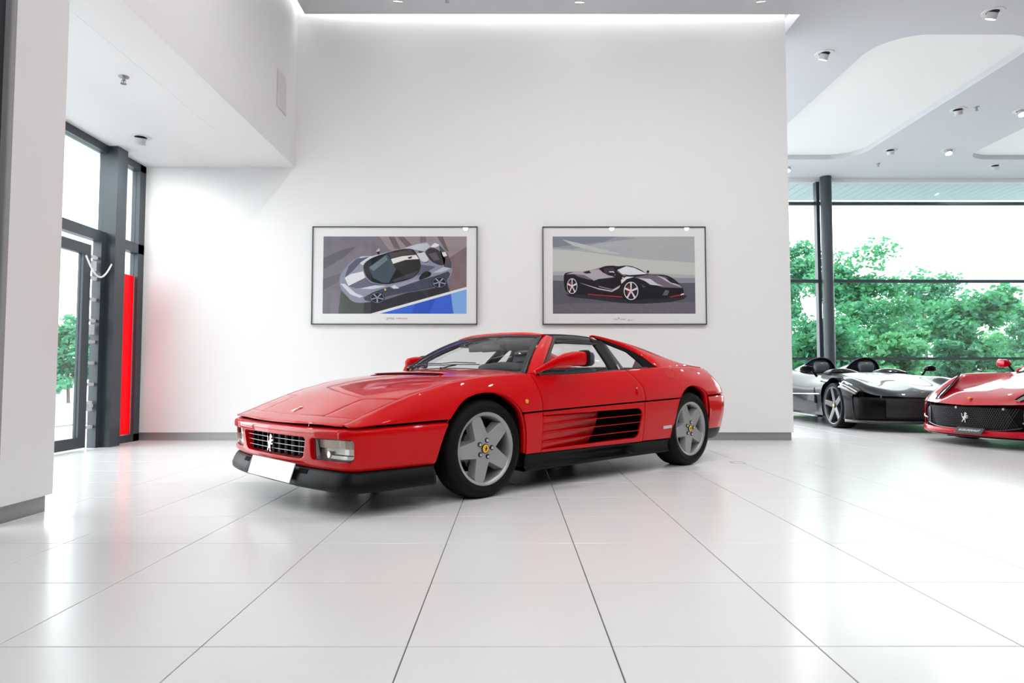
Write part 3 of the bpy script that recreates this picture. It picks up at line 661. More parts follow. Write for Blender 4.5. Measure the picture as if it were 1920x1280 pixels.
# nose bumper: wraps from arch to arch, pierced for grille and lamps
PLAN = crom([(2.335,0),(2.325,.29),(2.300,.54),(2.268,.725),(2.248,.795),(2.212,.842),(2.15,.866),(2.0,.883),(1.8,.891),(1.55,.899)], 160)
PLAN_S = np.concatenate([[0], np.cumsum(np.linalg.norm(np.diff(PLAN, axis=0), axis=1))])
def plan(s, off=0.):
    sg = 1 if s >= 0 else -1; a = min(abs(s), PLAN_S[-1])
    x, y = np.interp(a, PLAN_S, PLAN[:, 0]), np.interp(a, PLAN_S, PLAN[:, 1])
    e = .004; x1, y1 = np.interp(a+e, PLAN_S, PLAN[:, 0]), np.interp(a+e, PLAN_S, PLAN[:, 1]); x0, y0 = np.interp(a-e if a > e else 0, PLAN_S, PLAN[:, 0]), np.interp(a-e, PLAN_S, PLAN[:, 1]) if a > e else -np.interp(e, PLAN_S, PLAN[:, 1])
    if a <= e: x0, y0 = x1, -y1
    tx, ty = x1-x0, y1-y0; l = math.hypot(tx, ty) or 1; nx, ny = ty/l, -tx/l
    return x+nx*off, sg*(y+ny*off)
S_END = PLAN_S[-1]
bprof = pch([(.523,-.055),(.516,-.030),(.507,-.006),(.495,.004),(.475,.006),(.44,.004),(.38,0),(.32,-.006),(.285,-.014),(.265,-.028)])
def bump_fn(s, z):
    top = zg(plan(s)[0])-.006; zz = .265+(z-.265)*(top-.265)/(.517-.265)
    x, y = plan(s, bprof(z)); 
    return (x, y, zz)
GR = [(-.425,.452),(.425,.452),(.445,.445),(.452,.432),(.425,.335),(.405,.318),(.38,.312),(-.38,.312),(-.405,.318),(-.425,.335),(-.452,.432),(-.445,.445)]
LMP = rrect(.685, .385, .36, .135, .028)
LMPm = [(-a, b) for a, b in LMP]
def nose():
    ss = np.concatenate([np.linspace(-S_END, -.95, 22), np.linspace(-.93, .93, 150), np.linspace(.95, S_END, 22)]); zs = np.concatenate([np.linspace(.265, .49, 28), [.50, .507, .513, .517]])
    archs = []
    V, F = cut_grid(ss, zs, bump_fn, [GR, LMP, LMPm])
    # trim at the wheel arch
    F2 = []; snap = set()
    for f in F:
        c = np.mean([V[i] for i in f], axis=0)
        if sdf_poly((c[0], c[2]), ARCH_F)[0] < 0: snap.update(f)
        else: F2.append(f)
    V = [list(v) for v in V]
    for i in snap:
        d, q = sdf_poly((V[i][0], V[i][2]), ARCH_F); V[i][0], V[i][2] = q
    o = one('front_bumper', V, F2, M_RED, out=(1, 0, 0), th=.014, bev=.003); clean(o)
    return o
def clean(o):
    bm = bmesh.new(); bm.from_mesh(o.data); bmesh.ops.delete(bm, geom=[v for v in bm.verts if not v.link_faces], context='VERTS'); bm.to_mesh(o.data); bm.free()
bumper = nose()
# grille: dark box, upright vanes, chrome bars, horse
def grille():
    g = B(); inner = [(s*.97, .385+(z-.385)*.97) for s, z in GR]
    dpt = .10; n = len(GR); V = []; F = []
    for d, sc in ((-.004, 1.0), (-dpt, .90)):
        for s, z in GR:
            x, y, zz = bump_fn(s*sc, .385+(z-.385)*sc); V.append((x+d, y, zz))
    F = [(i, (i+1) % n, (i+1) % n+n, i+n) for i in range(n)] + [tuple(range(n, 2*n))]
    gr = B().add(V[:2*n], F[:-1], 0).add(V[n:], [tuple(range(n))], 1).build('grille', [M_RED, M_BLACK], CAR)
    for k in range(9):
        s = -.36+k*.09
        x, y, z = bump_fn(s, .385); box('grille_vane', (x-.055, y-.010, .318), (x-.030, y+.010, .448), M_BLACK, gr, .003)
    for k in range(10):
        s = -.405+k*.09
        x, y, z = bump_fn(s, .385); box('grille_backing', (x-.085, y-.030, .318), (x-.078, y+.030, .448), mat('grille_grey', (.10, .105, .11), .5), gr)
    for z, w in ((.422, .425), (.387, .42), (.352, .405)):
        B().tube([(bump_fn(s, z)[0]-.018, s, bump_fn(s, z)[2]) for s in np.linspace(-w, w, 15)], .0015, 6).build('grille_bar', M_STEEL, gr, smooth=True)
    x = bump_fn(0, .385)[0]
    h = B().prism([(-p[0]*.115, .383+p[1]*.115) for p in HORSE], x-.010, x-.002, 'x').build('horse_emblem', M_CHROME, gr)
    h['label'] = 'chrome rearing horse emblem'
grille()
# front lamps
def lamps():
    M_LR = mat('lamp_reflector', (.75, .75, .74), .18, metal=.8); M_LL = glass('lamp_glass', (.95, .95, .93), 1.0)
    M_LA = mat('lamp_upper_reflector', (.55, .46, .38), .3, metal=.4)
    for sg in (1, -1):
        L = LMP if sg > 0 else LMPm; n = len(L); V = []
        for d, sc in ((-.006, 1.0), (-.035, .985)):
            for s, z in L:
                cs = .685*sg; q = bump_fn(cs+(s-cs)*sc, .385+(z-.385)*sc); V.append((q[0]+d, q[1], q[2]))
        lp = B().add(V, [(i, (i+1) % n, (i+1) % n+n, i+n) for i in range(n)]).build('front_lamp', M_RED, CAR)
        def pt(a, zz, d): q = bump_fn(sg*a, zz); return (q[0]+d, q[1], q[2])
        a0, a1 = .53, .857
        b = B()
        def patch(a0, a1, z0, z1, d, mi, nn=8): b.grid([[pt(a, z, d) for z in np.linspace(z0, z1, 3)] for a in np.linspace(a0, a1, nn)], mi)
        patch(.505, .86, .318, .452, -.075, 3); patch(.535, .857, .392, .448, -.045, 1); patch(.615, .857, .352, .392, -.05, 0); patch(.615, .857, .322, .352, -.035, 0); patch(.535, .615, .322, .392, -.055, 0)
        b.build('reflector', [M_LR, M_LA, M_CHROME, M_BLACK], lp, normals=True)
        p = pt(.635, .355, -.03); B().lathe([(.001, .0), (.018, .0), (.022, -.02), (.010, -.03)], 16, 'x', p).build('bulb_cover', M_CHROME, lp, smooth=True)
        G = [[pt(a, z, -.016) for z in np.linspace(.323, .447, 6)] for a in np.linspace(a0, a1, 14)]
        o = one('lens', *gridvf(G), M_LL, lp, th=0, bev=0, out=(1, 0, 0))
        rim = [pt(a0, .323, -.014), pt(a1-.02, .323, -.014), pt(a1, .337, -.014), pt(a1, .447, -.014), pt(a0, .447, -.014)]
        B().tube(resample(rim+rim[:1], 30)[:-1], .0035, 6, closed=True).build('lens_rim', M_CHROME if sg < 0 else M_SEAL, lp, smooth=True)
        G = [[pt(a, z, -.024) for z in np.linspace(.32, .45, 4)] for a in np.linspace(.505, a0, 3)]
        one('side_blind', *gridvf(G), M_RED, lp, th=0, bev=0, out=(1, 0, 0))
lamps()
# black chin spoiler
def chin():
    pr = [(.264,-.050),(.260,-.022),(.245,-.010),(.215,.006),(.185,.016),(.160,.014),(.146,.004),(.141,-.015),(.150,-.09)]
    ss = np.linspace(-S_END, S_END, 150); G = []; holes = [rrect(-.415, .222, .11, .048, .012), rrect(.415, .222, .11, .048, .012)]
    for s in ss: 
        row = []
        for z, o in pr:
            k = max(0, 1-(abs(s)/.36)**6)*.012*(1 if z < .25 else 0)
            x, y = plan(s, o-k); row.append((x, y, z))
        G.append(row)
    V, F = gridvf(G); F2 = []; snap = set(); V = [list(v) for v in V]
    for f in F:
        c = np.mean([V[i] for i in f], axis=0)
        if sdf_poly((c[0], c[2]), ARCH_F)[0] < 0: snap.update(f)
        else: F2.append(f)
    for i in snap: 
        d, q = sdf_poly((V[i][0], V[i][2]), ARCH_F); V[i][0] = q[0] if d < 0 else V[i][0]
    o = one('chin_spoiler', V, F2, M_BLACKP, out=(1, 0, 0), th=.008, bev=0); clean(o)
    for sg in (1, -1):
        G = [[(*plan(sg*s, float(np.interp(-z, [-q[0] for q in pr], [q[1] for q in pr]))+.0012), z) for z in (.228, .235, .245, .255)] for s in np.linspace(.36, .47, 8)]
        one('brake_duct', *gridvf(G), M_BLACK, o, th=.004, bev=0, out=(1, 0, 0))
    x = plan(.0)[0]
    V = [(x-.002, -.262, .282), (x-.002, .365, .282), (x+.032, .355, .166), (x+.032, -.262, .166)]
    p = mesh_obj('number_plate', V, [(0, 1, 2, 3)], mat('plate_white', (.9, .9, .9), .4), CAR); orient(p, (1, 0, 0)); solidify(p, .006); bevel(p, .002); p['label'] = 'blank white number plate'
chin()
# bonnet, nose strip, lamp lids, cowl
xf = lambda y: 2.325-.125*y*y
xcowl = lambda y: .925-.16*(abs(y)/.78)**2.2
XLB = 1.93
def bonnet():
    def q(x, y): return (x, y, hoodz(x, y))
    # nose strip
    ys = np.linspace(-.765, .765, 46); G = [[q(xf(y)-.004-t*.098, y) for t in np.linspace(0, 1, 6)] for y in ys]
    for i, y in enumerate(ys):
        a = G[i][0]; G[i][0] = (a[0]-.002, a[1], a[2]-.003)
    one('nose_panel', *gridvf(G), M_RED, th=.006, bev=.0015)
    # bonnet: front tongue between the lamp lids + full width rear
    yo = lambda x: ycr(x)-.0455
    rear = []
    for t in np.linspace(0, 1, 36):
        row = []
        for k in np.linspace(-1, 1, 49):
            y = k*.752; ay = abs(y)
            x0 = XLB if ay <= .5 else XLB-(ay-.5)/.252*.07
            y2 = y if ay <= .5 else math.copysign(.5+(ay-.5)/.252*(yo(x0)-.5), y)
            x1 = xcowl(y); x = x0+(x1-x0)*t
            yy = y2 if ay <= .5 else math.copysign(.5+(ay-.5)/.252*(yo(x)-.5), y)
            row.append(q(x, yy))
        rear.append(row)
    ks = [i for i, k in enumerate(np.linspace(-1, 1, 49)) if abs(k*.752) <= .5001]
    yk = [np.linspace(-1, 1, 49)[i]*.752 for i in ks]; yk0 = max(yk)
    front = []
    for t in np.linspace(0, 1, 12):
        row = []
        for y in yk:
            x0 = xf(y)-.1045; x = x0+(XLB-x0)*t; yy = y*(1-.04*(1-t)); row.append(q(x, yy))
        front.append(row)
    b = B().grid(front).grid(rear); one('bonnet', b.V, b.F, M_RED, weld=.0005)
    yin = yk0
    for sg in (1, -1):
        G = []
        for u in np.linspace(0, 1, 20):
            row = []
            for v in np.linspace(0, 1, 14):
                # u: front to back, v: inner to outer
                ay = yin+.0035
                yi = ay*(1-.04*(1-u)); 
                xfr = lambda y: xf(y)-.1045
                y_ = yi; x0 = xfr(y_+(.74-y_)*v); xb_ = XLB+.0035 if v == 0 else XLB+.0035-(v)*.066
                x = x0+(xb_-x0)*u; yout = yo(x)
                y = yi+(yout-yi)*v; row.append((x, sg*y, hoodz(x, y)))
            G.append(row)
        one('headlamp_cover', *gridvf(G), M_RED)
    # air outlet slot
    G = [[(x, y, hoodz(x, y)+.0025) for x in (1.325, 1.31, 1.285)] for y in np.linspace(-.43, .43, 30)]
    one('bonnet_vent', *gridvf(G), M_BLACK, th=.002, bev=0)
    G = [[(1.283-.03*t, y, hoodz(1.283-.03*t, y)+.012*(1-t)+.0005) for t in np.linspace(0, 1, 4)] for y in np.linspace(-.44, .44, 30)]
    one('vent_lip', *gridvf(G), M_RED, th=.003, bev=0)
    # badge
    V = [(2.165, -.035, 0), (2.165, .035, 0), (2.145, .035, 0), (2.145, -.035, 0)]
    hz = lambda x, o: [(x-.034, -.020, hoodz(x-.034, 0)+o), (x+.034, -.020, hoodz(x+.034, 0)+o), (x+.034, .020, hoodz(x+.034, 0)+o), (x-.034, .020, hoodz(x-.034, 0)+o)]
    bd = mesh_obj('bonnet_badge', hz(2.15, .004), [(0, 1, 2, 3)], M_CHROME, CAR); orient(bd, (0, 0, 1)); solidify(bd, .005); q_ = [((v[0]-2.15)*.8+2.15, v[1]*.62, v[2]+.0012) for v in hz(2.15, .004)]; bf = mesh_obj('badge_field', q_, [(0, 1, 2, 3)], M_YEL, bd); orient(bf, (0, 0, 1))
    # cowl under the screen
    G = [[(xcowl(y)-.004-.14*t, y, hoodz(xcowl(y), y)-.012-.02*t) for t in (0, .5, 1)] for y in np.linspace(-.76, .76, 24)]
    one('cowl', *gridvf(G), M_BLACKP, th=.006, bev=0)
bonnet()

# ---------- greenhouse
def wb_(s): return np.array((.905-.125*s*s, .775*s, .868-.042*s*s))
def wt_(s): return np.array((.365-.05*s*s, .505*s, 1.158-.020*s*s))
def wscreen(s, v):
    p = wb_(s)*(1-v)+wt_(s)*v; k = 4*v*(1-v)
    return tuple(p+np.array((.030, math.copysign(.018*abs(s)**2, s), .022))*k)
S_ = np.linspace(-1, 1, 41); V_ = np.linspace(0, 1, 16)
ws = one('windscreen', *gridvf([[wscreen(s, v) for v in V_] for s in S_]), M_GLASS, th=0, bev=0, out=(1, 0, 1))
# dark band printed round the glass
for side in (1, -1):
    G = [[wscreen(side*(1-.045*t), v) for t in (0, .5, 1)] for v in V_]; G = [[(p[0]+.002, p[1], p[2]+.002) for p in r] for r in G]
    one('screen_band', *gridvf(G), M_SEAL, ws, th=.001, bev=0, out=(1, 0, 1))
G = [[wscreen(s, .95-.05*t) for t in (0, .5, 1)] for s in S_]; one('screen_band', *gridvf([[(p[0]+.002, p[1], p[2]+.002) for p in r] for r in G]), M_SEAL, ws, th=.001, bev=0, out=(1, 0, 1))
loop = [wscreen(s, 0) for s in S_] + [wscreen(1, v*.945) for v in V_[1:]] + [wscreen(s, .945) for s in S_[::-1][1:]] + [wscreen(-1, v*.945) for v in V_[::-1][1:-1]]
B().tube(loop, .010, 8, closed=True).build('screen_seal', M_SEAL, ws, smooth=True)
# A-pillars (red) and header
def yside(z): t = max(0, (z-.85)/.27); return .835-.28*t**1.1
inner = [wscreen(1, v) for v in V_]; inner = [(p[0]-.012, p[1]+.010, p[2]) for p in inner]
out0 = crom([(.715,.838,.822),(.60,.80,.905),(.44,.70,1.01),(.24,.562,1.117)], 16)
G = []
for i in range(16):
    a, b = np.array(inner[i]), np.array(out0[i]); row = []
    for t in np.linspace(0, 1, 7): row.append(tuple(a*(1-t)+b*t+np.array((.010, .016, .010))*4*t*(1-t)))
    G.append(row)
pil = both('windscreen_pillar', *gridvf(G), M_RED, th=.02, bev=.003, out=None)
G = []
for s in np.linspace(-1, 1, 41):
    a = np.array(wscreen(s, .955))+np.array((.010, 0, .010)); ye = .545*s; b = np.array((.255-.015*s*s, ye, 1.172-.052*abs(s)**4-.0*s*s))
    G.append([tuple(a*(1-t)+b*t+np.array((.012, 0, .016))*4*t*(1-t)) for t in np.linspace(0, 1, 9)])
one('windscreen_header', *gridvf(G), M_RED, th=.02, bev=.003)
for side in (1, -1):
    P = [(p[0]-.012, side*(p[1]+.002), p[2]-.004) for p in out0]; B().tube(P, .013, 8).build('pillar_seal', M_SEAL, CAR, smooth=True)
# targa roof panel
def roofz(x, y): return 1.176-.022*(abs(y)/.55)**2.5-.012*((x-.0)/.3)**2
G = [[(x, y, roofz(x, y)) for y in np.linspace(-.525, .525, 31)] for x in np.linspace(.245, -.285, 16)]
rf = one('roof_panel', *gridvf(G), M_BLACKP, th=.03, bev=.008)
for side in (1, -1):
    G = [[(x, side*(.522+.03*math.sin(t*PI/2)), roofz(x, .525)-.006-.042*t) for t in np.linspace(0, 1, 6)] for x in np.linspace(.235, -.275, 12)]
    one('roof_rail', *gridvf(G), mat('satin_blue_black', (.02, .023, .03), .3, coat=.3), CAR, th=.02, bev=.004, out=(0, side, .3))
    P = [(x, side*.566, roofz(x, .525)-.058) for x in np.linspace(.225, -.24, 8)]; B().tube(P, .010, 8).build('roof_seal', M_SEAL, CAR, smooth=True)
for side in (1, -1):
    b = B().tube([(x, side*(.60), 1.083) for x in np.linspace(.26, -.26, 6)], .009, 8); b.build('door_glass_seal', M_SEAL, CAR, smooth=True)
# side glass surfaces, all lying on the tumblehome
def onside(P, off=0.): return [(x, yside(z)+off, z) for x, z in P]
def sidepatch(c0, c1, n, m_, off=0.):
    c0, c1 = resample(c0, n), resample(c1, n); return [[(x, yside(z)+off, z) for x, z in (c0[i]*(1-t)+c1[i]*t for t in np.linspace(0, 1, m_))] for i in range(n)]
both('door_window', *gridvf(sidepatch([(.70,.828),(-.165,.846)], [(.235,1.085),(-.245,1.09)], 14, 8, -.012)), M_GLASS, th=0, bev=0)
both('mirror_sail', *gridvf(sidepatch([(.72,.825),(.585,.829)], [(.615,.885),(.575,.91)], 4, 4, -.002)), M_BLACKP, th=.008, bev=.002)
both('door_sill_trim', *gridvf(sidepatch([(.72,.822),(.3,.827),(-.30,.852)], [(.70,.836),(.3,.843),(-.30,.868)], 20, 3, .008)), M_SEAL, th=.01, bev=0)
both('door_pillar', *gridvf(sidepatch([(-.155,.845),(-.20,1.0),(-.235,1.10),(-.25,1.135)], [(-.285,.852),(-.31,.93),(-.345,1.04),(-.385,1.12)], 14, 5)), M_BLACKP, th=.02, bev=.003)
B().tube(onside([(-.272,.865),(-.285,.905)], .012), .006, 8).build('pillar_latch', M_STEEL, CAR)
QT = [(-.385,1.125),(-.455,1.09),(-.608,1.027),(-.66,.97),(-.66,.905),(-.655,.868)]
both('quarter_window', *gridvf(sidepatch([(-.295,.862),(-.325,.93),(-.37,1.03),(-.395,1.10)], [(-.665,.872),(-.66,.905),(-.61,.99),(-.43,1.09)], 12, 8, -.010)), M_GLASS, th=0, bev=0)
both('quarter_window_trim', *gridvf(sidepatch([(-.28,.850),(-.85,.884)], [(-.285,.872),(-.67,.892)], 14, 4, .002)), M_BLACKP, th=.01, bev=0)
LOWB = [(-.325,.535,1.142),(-.381,.540,1.135),(-.574,.600,1.082),(-.715,.662,1.025),(-.794,.726,.965),(-.828,.785,.910),(-.845,.835,.884)]
both('quarter_blackout', *gridvf([[tuple(np.array(a)*(1-t)+np.array(b)*t) for t in np.linspace(0, 1, 6)] for a, b in zip(resample(onside([(-.37,1.125),(-.43,1.092),(-.608,1.028),(-.66,.93),(-.672,.88)], -.004), 24), resample([(p[0], p[1]-.006, p[2]+.004) for p in LOWB], 24))]), M_BLACK, th=.01, bev=0)
# flying buttress behind the cabin
CREST = crom([(-.285,.500,1.160),(-.41,.530,1.149),(-.65,.565,1.118),(-.89,.598,1.073),(-1.10,.628,1.018),(-1.247,.652,.972),(-1.40,.685,.925),(-1.55,.715,.899),(-1.68,.735,.886)], 40)
LOW = np.vstack([crom(LOWB, 24), crom([(-.87,.838,.886),(-1.1,.815,.899),(-1.4,.768,.903),(-1.68,.745,.882)], 17)[1:]])
LOW = resample(LOW, 40)
G = []
for i in range(40):
    a, b = CREST[i], LOW[i]; row = []
    for t in np.linspace(0, 1, 9): row.append(tuple(a*(1-t)+b*t+np.array((0, .012, .014))*4*t*(1-t)))
    G.append(row)
both('flying_buttress', *gridvf(G), M_RED, th=.015, bev=.003)
INN = [(p[0], p[1]-.10-.02*k/40, max(p[2]-.25, .87)) for k, p in enumerate(CREST)]
both('buttress_inner', *gridvf([[tuple(np.array(a)*(1-t)+np.array(b)*t) for t in np.linspace(0, 1, 5)] for a, b in zip(CREST, INN) if a[0] < -.88]), M_RED, th=.01, bev=0, out=(0, -1, .3))
# hoop over the rear of the cabin
G = [[(x, y, 1.170-.030*(abs(y)/.52)**2.5-.05*max(0, (-.29-x)/.10)**2) for x in np.linspace(-.289, -.37, 6)] for y in np.linspace(-.52, .52, 30)]
one('roof_hoop', *gridvf(G), M_RED, th=.03, bev=.004)
# rear window, engine lid slats, tail
G = [[(-.37-.03*t, y, 1.12-.24*t) for t in np.linspace(0, 1, 5)] for y in np.linspace(-.44, .44, 8)]
one('rear_window', *gridvf(G), M_GLASS, th=0, bev=0, out=(-1, 0, 0))
dk = one('engine_deck', *gridvf([[(x, y, .872+.01*(1-(y/.7)**2)) for y in np.linspace(-.70, .70, 15)] for x in np.linspace(-.41, -1.75, 20)]), M_RED, th=.01, bev=0)
for k in range(14):
    x = -.60-k*.07; o = box('engine_lid_slat', (x-.025, -.38, .882), (x+.02, .38, .892), M_BLACKP, dk, .002)
tail = pch([(.89,-1.70),(.868,-1.78),(.82,-1.87),(.752,-1.935),(.655,-1.995),(.60,-2.0)])
one('tail_panel', *gridvf([[(tail(z)+.10*(abs(y)/.76)**4*0, y, z) for y in np.linspace(-.76, .76, 20)] for z in np.linspace(.645, .885, 10)]), M_RED, th=.01, bev=0, out=(-1, 0, .3))
tl = box('tail_lamp_grille', (-2.015, -.70, .66), (-1.99, .70, .80), M_BLACKP, CAR, .004)
for k in range(6): box('slat', (-2.022, -.69, .668+k*.021), (-2.015, .69, .680+k*.021), M_BLACK, tl)
PR = crom([(-2.03,0),(-2.025,.4),(-2.0,.68),(-1.965,.80),(-1.90,.87),(-1.80,.91),(-1.65,.928),(-1.5,.936)], 60)
rb = []
for y in (1, -1):
    pass
PRF = [(p[0], -p[1]) for p in PR[::-1]] + [tuple(p) for p in PR[1:]]
def rear_wrap(name, levels, m):
    G = []
    n = len(PRF)
    for i, (x, y) in enumerate(PRF):
        a = PRF[max(i-1, 0)]; b = PRF[min(i+1, n-1)]; tx, ty = b[0]-a[0], b[1]-a[1]; l = math.hypot(tx, ty); nx, ny = -ty/l, tx/l
        G.append([(x+nx*o, y+ny*o, z if not callable(z) else z(x)) for z, o in levels])
    V, F = gridvf(G); V = [list(v) for v in V]; F2 = []; snap = set()
    for f in F:
        c = np.mean([V[i] for i in f], axis=0)
        if sdf_poly((c[0], c[2]), ARCH_R)[0] < 0: snap.update(f)
        else: F2.append(f)
    for i in snap:
        d, q = sdf_poly((V[i][0], V[i][2]), ARCH_R); V[i][0] = q[0]
    o = one(name, V, F2, m, out=(-1, 0, 0), th=.012, bev=.002); clean(o); return o
rear_wrap('rear_bumper', [(lambda x: zg(x)-.004, -.02), (lambda x: zg(x)-.012, -.002), (lambda x: zg(x)-.03, .008), (.52, .008), (.44, 0), (.36, -.02), (.315, -.03)], M_RED)
rear_wrap('rear_valance', [(.312, -.032), (.27, -.045), (.225, -.07), (.205, -.10)], M_BLACKP)

# small things on the flanks
def badge(name, x, z, w, h, m, Yf, d=.004, lab=None):
    for s in (1, -1):
        y = Yf(x, z); y1 = Yf(x-w, z+.004); b = B()
        V = [(x, s*(y+.001), z), (x-w, s*(y1+.001), z+.004), (x-w, s*(y1+.001), z+.004+h), (x, s*(y+.001), z+h)]
        o = mesh_obj(name, V, [(0, 1, 2, 3)], m, CAR); orient(o, (0, s, 0)); solidify(o, d, 1); bevel(o, .001)
        if lab: o['label'] = lab
badge('maker_plate', -.775, .352, .125, .026, mat('badge_silver', (.6, .6, .6), .4, metal=.3), Ylow, lab='small silver maker plate ahead of the rear wheel')
for s in (1, -1):
    y = Yup(.875, .635); sm = B().lathe([(.001, .006), (.007, .006), (.014, .003), (.016, -.004)], 16, 'y', (0, 0, 0)).build('side_repeater', M_AMB, CAR, smooth=True); sm.location = (.875, s*(y+.001), .635)
    if s < 0: sm.scale = (1, -1, 1)
    sm['label'] = 'round amber side repeater'
    x, z = -.395, .676; P = [(x, s*(Yup(x, z+.028)+.002), z+.028), (x+.004, s*(Yup(x, z)+.008), z), (x+.002, s*(Yup(x, z-.02)+.004), z-.022)]
    B().tube(P, [.004, .008, .005], 8).build('door_handle', M_RED, door[0 if s > 0 else 1], smooth=True)
    lk = B().lathe([(.001, .003), (.007, .003), (.008, -.003)], 12, 'y').build('door_lock', M_CHROME, door[0 if s > 0 else 1]); lk.location = (x, s*(Yup(x, .712)+.001), .712)
# fuel flap outline
P = [(-.93+.085*math.cos(a), .832+.042*math.sin(a)) for a in np.linspace(0, 2*PI, 28, endpoint=False)]
B().tube([(x, Yup(x, z)+.0003, z) for x, z in P], .0014, 5, closed=True).build('fuel_flap_seam', mat('dark_red_seam', (.12, .0, .0), .5), CAR)
# mirrors
def mirror(s):
    hs = [np.array((.60-.21*t, 0, 0)) for t in (0, 1)]
    G = []
    secs = [(.64,.93,.892,.012,.020),(.62,.955,.918,.024,.032),(.575,.985,.934,.034,.044),(.50,1.0,.941,.042,.051),(.43,1.005,.942,.046,.053),(.395,1.006,.942,.043,.050)]
    secs = [(.735,.835,.838,.012,.016),(.70,.865,.862,.016,.020),(.655,.905,.892,.020,.026)] + secs[1:]
    n = 20
    for x, y, z, a, h in secs:
        row = []
        for k in range(n):
            q = 2*PI*k/n; c, d = math.cos(q), math.sin(q); e = .62
            row.append((x, s*(y+a*math.copysign(abs(c)**e, c)), z+h*math.copysign(abs(d)**e, d)))
        G.append(row)
    b = B(); L = len(G); V = [p for r in G for p in r]; F = []
    for i in range(L-1):
        for k in range(n): F.append((i*n+k, i*n+(k+1) % n, (i+1)*n+(k+1) % n, (i+1)*n+k))
    F += [tuple(range(n)), tuple((L-1)*n+k for k in range(n))]
    b.add(V, F); o = b.build('door_mirror', M_RED, CAR, smooth=35)
    b = B(); V = []
    for x, g in ((.402, .001), (.398, .006), (.374, .009), (.368, .004)):
        for k in range(n):
            q = 2*PI*k/n; c, d = math.cos(q), math.sin(q); e = .5
            V.append((x, s*(1.006+(.046+g)*math.copysign(abs(c)**e, c)), .944+(.054+g)*math.copysign(abs(d)**e, d)))
    F = [(i*n+k, i*n+(k+1) % n, (i+1)*n+(k+1) % n, (i+1)*n+k) for i in range(3) for k in range(n)] + [tuple(range(n)), tuple(3*n+k for k in range(n))]
    b.add(V, F); b.build('mirror_frame', M_BLACKP, o, smooth=35)
    B().prism([(s*(1.006-.040), .90), (s*(1.006+.040), .90), (s*(1.006+.040), .988), (s*(1.006-.040), .988)], .3675, .366, 'x').build('mirror_glass', M_CHROME, o)
mirror(1); mirror(-1)
# wipers
def wiper(y0, y1, x0, x1):
    P = [(x0, y0, .872), ((x0+x1)/2, (y0+y1)/2, .890), (x1, y1, .900)]
    w = B().tube(P, .006, 6).build('wiper', M_BLACKP, CAR, smooth=True)
    d = Vector(P[2])-Vector(P[0]); m_ = Vector(P[2])
    q = [m_+Vector((-.015, -.26, .0)), m_+Vector((.006, 0, .004)), m_+Vector((-.02, .26, .0))]
    B().tube(q, .004, 6).build('wiper_blade', M_SEAL, w)
    B().tube([(x0, y0, .855), (x0, y0, .882)], .012, 10).build('wiper_pivot', M_BLACKP, w)
    B().tube([q[0]+Vector((.012, .03, .012)), q[1]+Vector((.012, 0, .016)), q[2]+Vector((.012, -.03, .012))], .0035, 6).build('wiper_bow', M_BLACKP, w)
wiper(-.05, .10, .905, .872); wiper(-.60, -.36, .845, .852)

# ---------- cabin
cab = B().box((-.44, -.79, .17), (.98, .79, .20)).box((-.46, -.79, .17), (-.43, .79, .865)).box((.93, -.79, .17), (.96, .79, .80))
for s in (-1, 1): cab.box((-.44, s*.80-.012, .17), (.95, s*.80+.012, .79))
cab.build('cabin_tub', M_BLACK, CAR, normals=False)
def rblock(name, segs, m, parent, n=18, e=.45):
    """soft block: list of (cx, cy, cz, half_a, half_b) superellipse sections stacked along a path, sections in the y / given plane"""
    b = B(); L = len(segs); V = []
    for c, A, Bv in segs:
        c, A, Bv = map(np.array, (c, A, Bv))
        for k in range(n):
            q = 2*PI*k/n; cc, dd = math.cos(q), math.sin(q)
            V.append(tuple(c+A*math.copysign(abs(cc)**e, cc)+Bv*math.copysign(abs(dd)**e, dd)))
    F = [(i*n+k, i*n+(k+1) % n, (i+1)*n+(k+1) % n, (i+1)*n+k) for i in range(L-1) for k in range(n)] + [tuple(range(n)), tuple((L-1)*n+k for k in range(n))]
    return b.add(V, F).build(name, m, parent, smooth=50)
for s, nm in ((1, 'driver'), (-1, 'passenger')):
    y = .37*s
    bk = rblock('seat', [((-.16,y,.30),(.05,0,0),(0,.20,0)),((-.17,y,.34),(.09,0,0),(0,.25,0)),((-.24,y,.62),(.075,0,0),(0,.25,0)),((-.30,y,.80),(.06,0,0),(0,.215,0)),((-.325,y,.87),(.045,0,0),(0,.15,0)),((-.33,y,.885),(.02,0,0),(0,.10,0))], M_LEA, CAR)
    rblock('seat_cushion', [((.42,y,.30),(0,.20,0),(0,0,.04)),((.40,y,.30),(0,.25,0),(0,0,.085)),((.1,y,.29),(0,.25,0),(0,0,.08)),((-.14,y,.27),(0,.24,0),(0,0,.07))], M_LEA, bk)
    rblock('head_restraint', [((-.335,y,.90),(.030,0,0),(0,.10,0)),((-.335,y,.92),(.048,0,0),(0,.125,0)),((-.345,y,.99),(.048,0,0),(0,.12,0)),((-.35,y,1.015),(.040,0,0),(0,.105,0)),((-.35,y,1.025),(.02,0,0),(0,.08,0))], M_LEA, bk)
db = rblock('dashboard', [((.62,-.76,.74),(.10,0,0),(0,0,.09)),((.63,-.5,.755),(.18,0,0),(0,0,.10)),((.63,0,.765),(.20,0,0),(0,0,.10)),((.62,.5,.76),(.18,0,0),(0,0,.10)),((.62,.76,.74),(.10,0,0),(0,0,.09))], M_DASH, CAR, 18, .6)
rblock('instrument_binnacle', [((.62,.14,.85),(.05,0,0),(0,0,.02)),((.60,.20,.865),(.13,0,0),(0,0,.045)),((.59,.37,.872),(.14,0,0),(0,0,.052)),((.60,.54,.865),(.13,0,0),(0,0,.045)),((.62,.60,.85),(.05,0,0),(0,0,.02))], M_DASH, db, 18, .7)
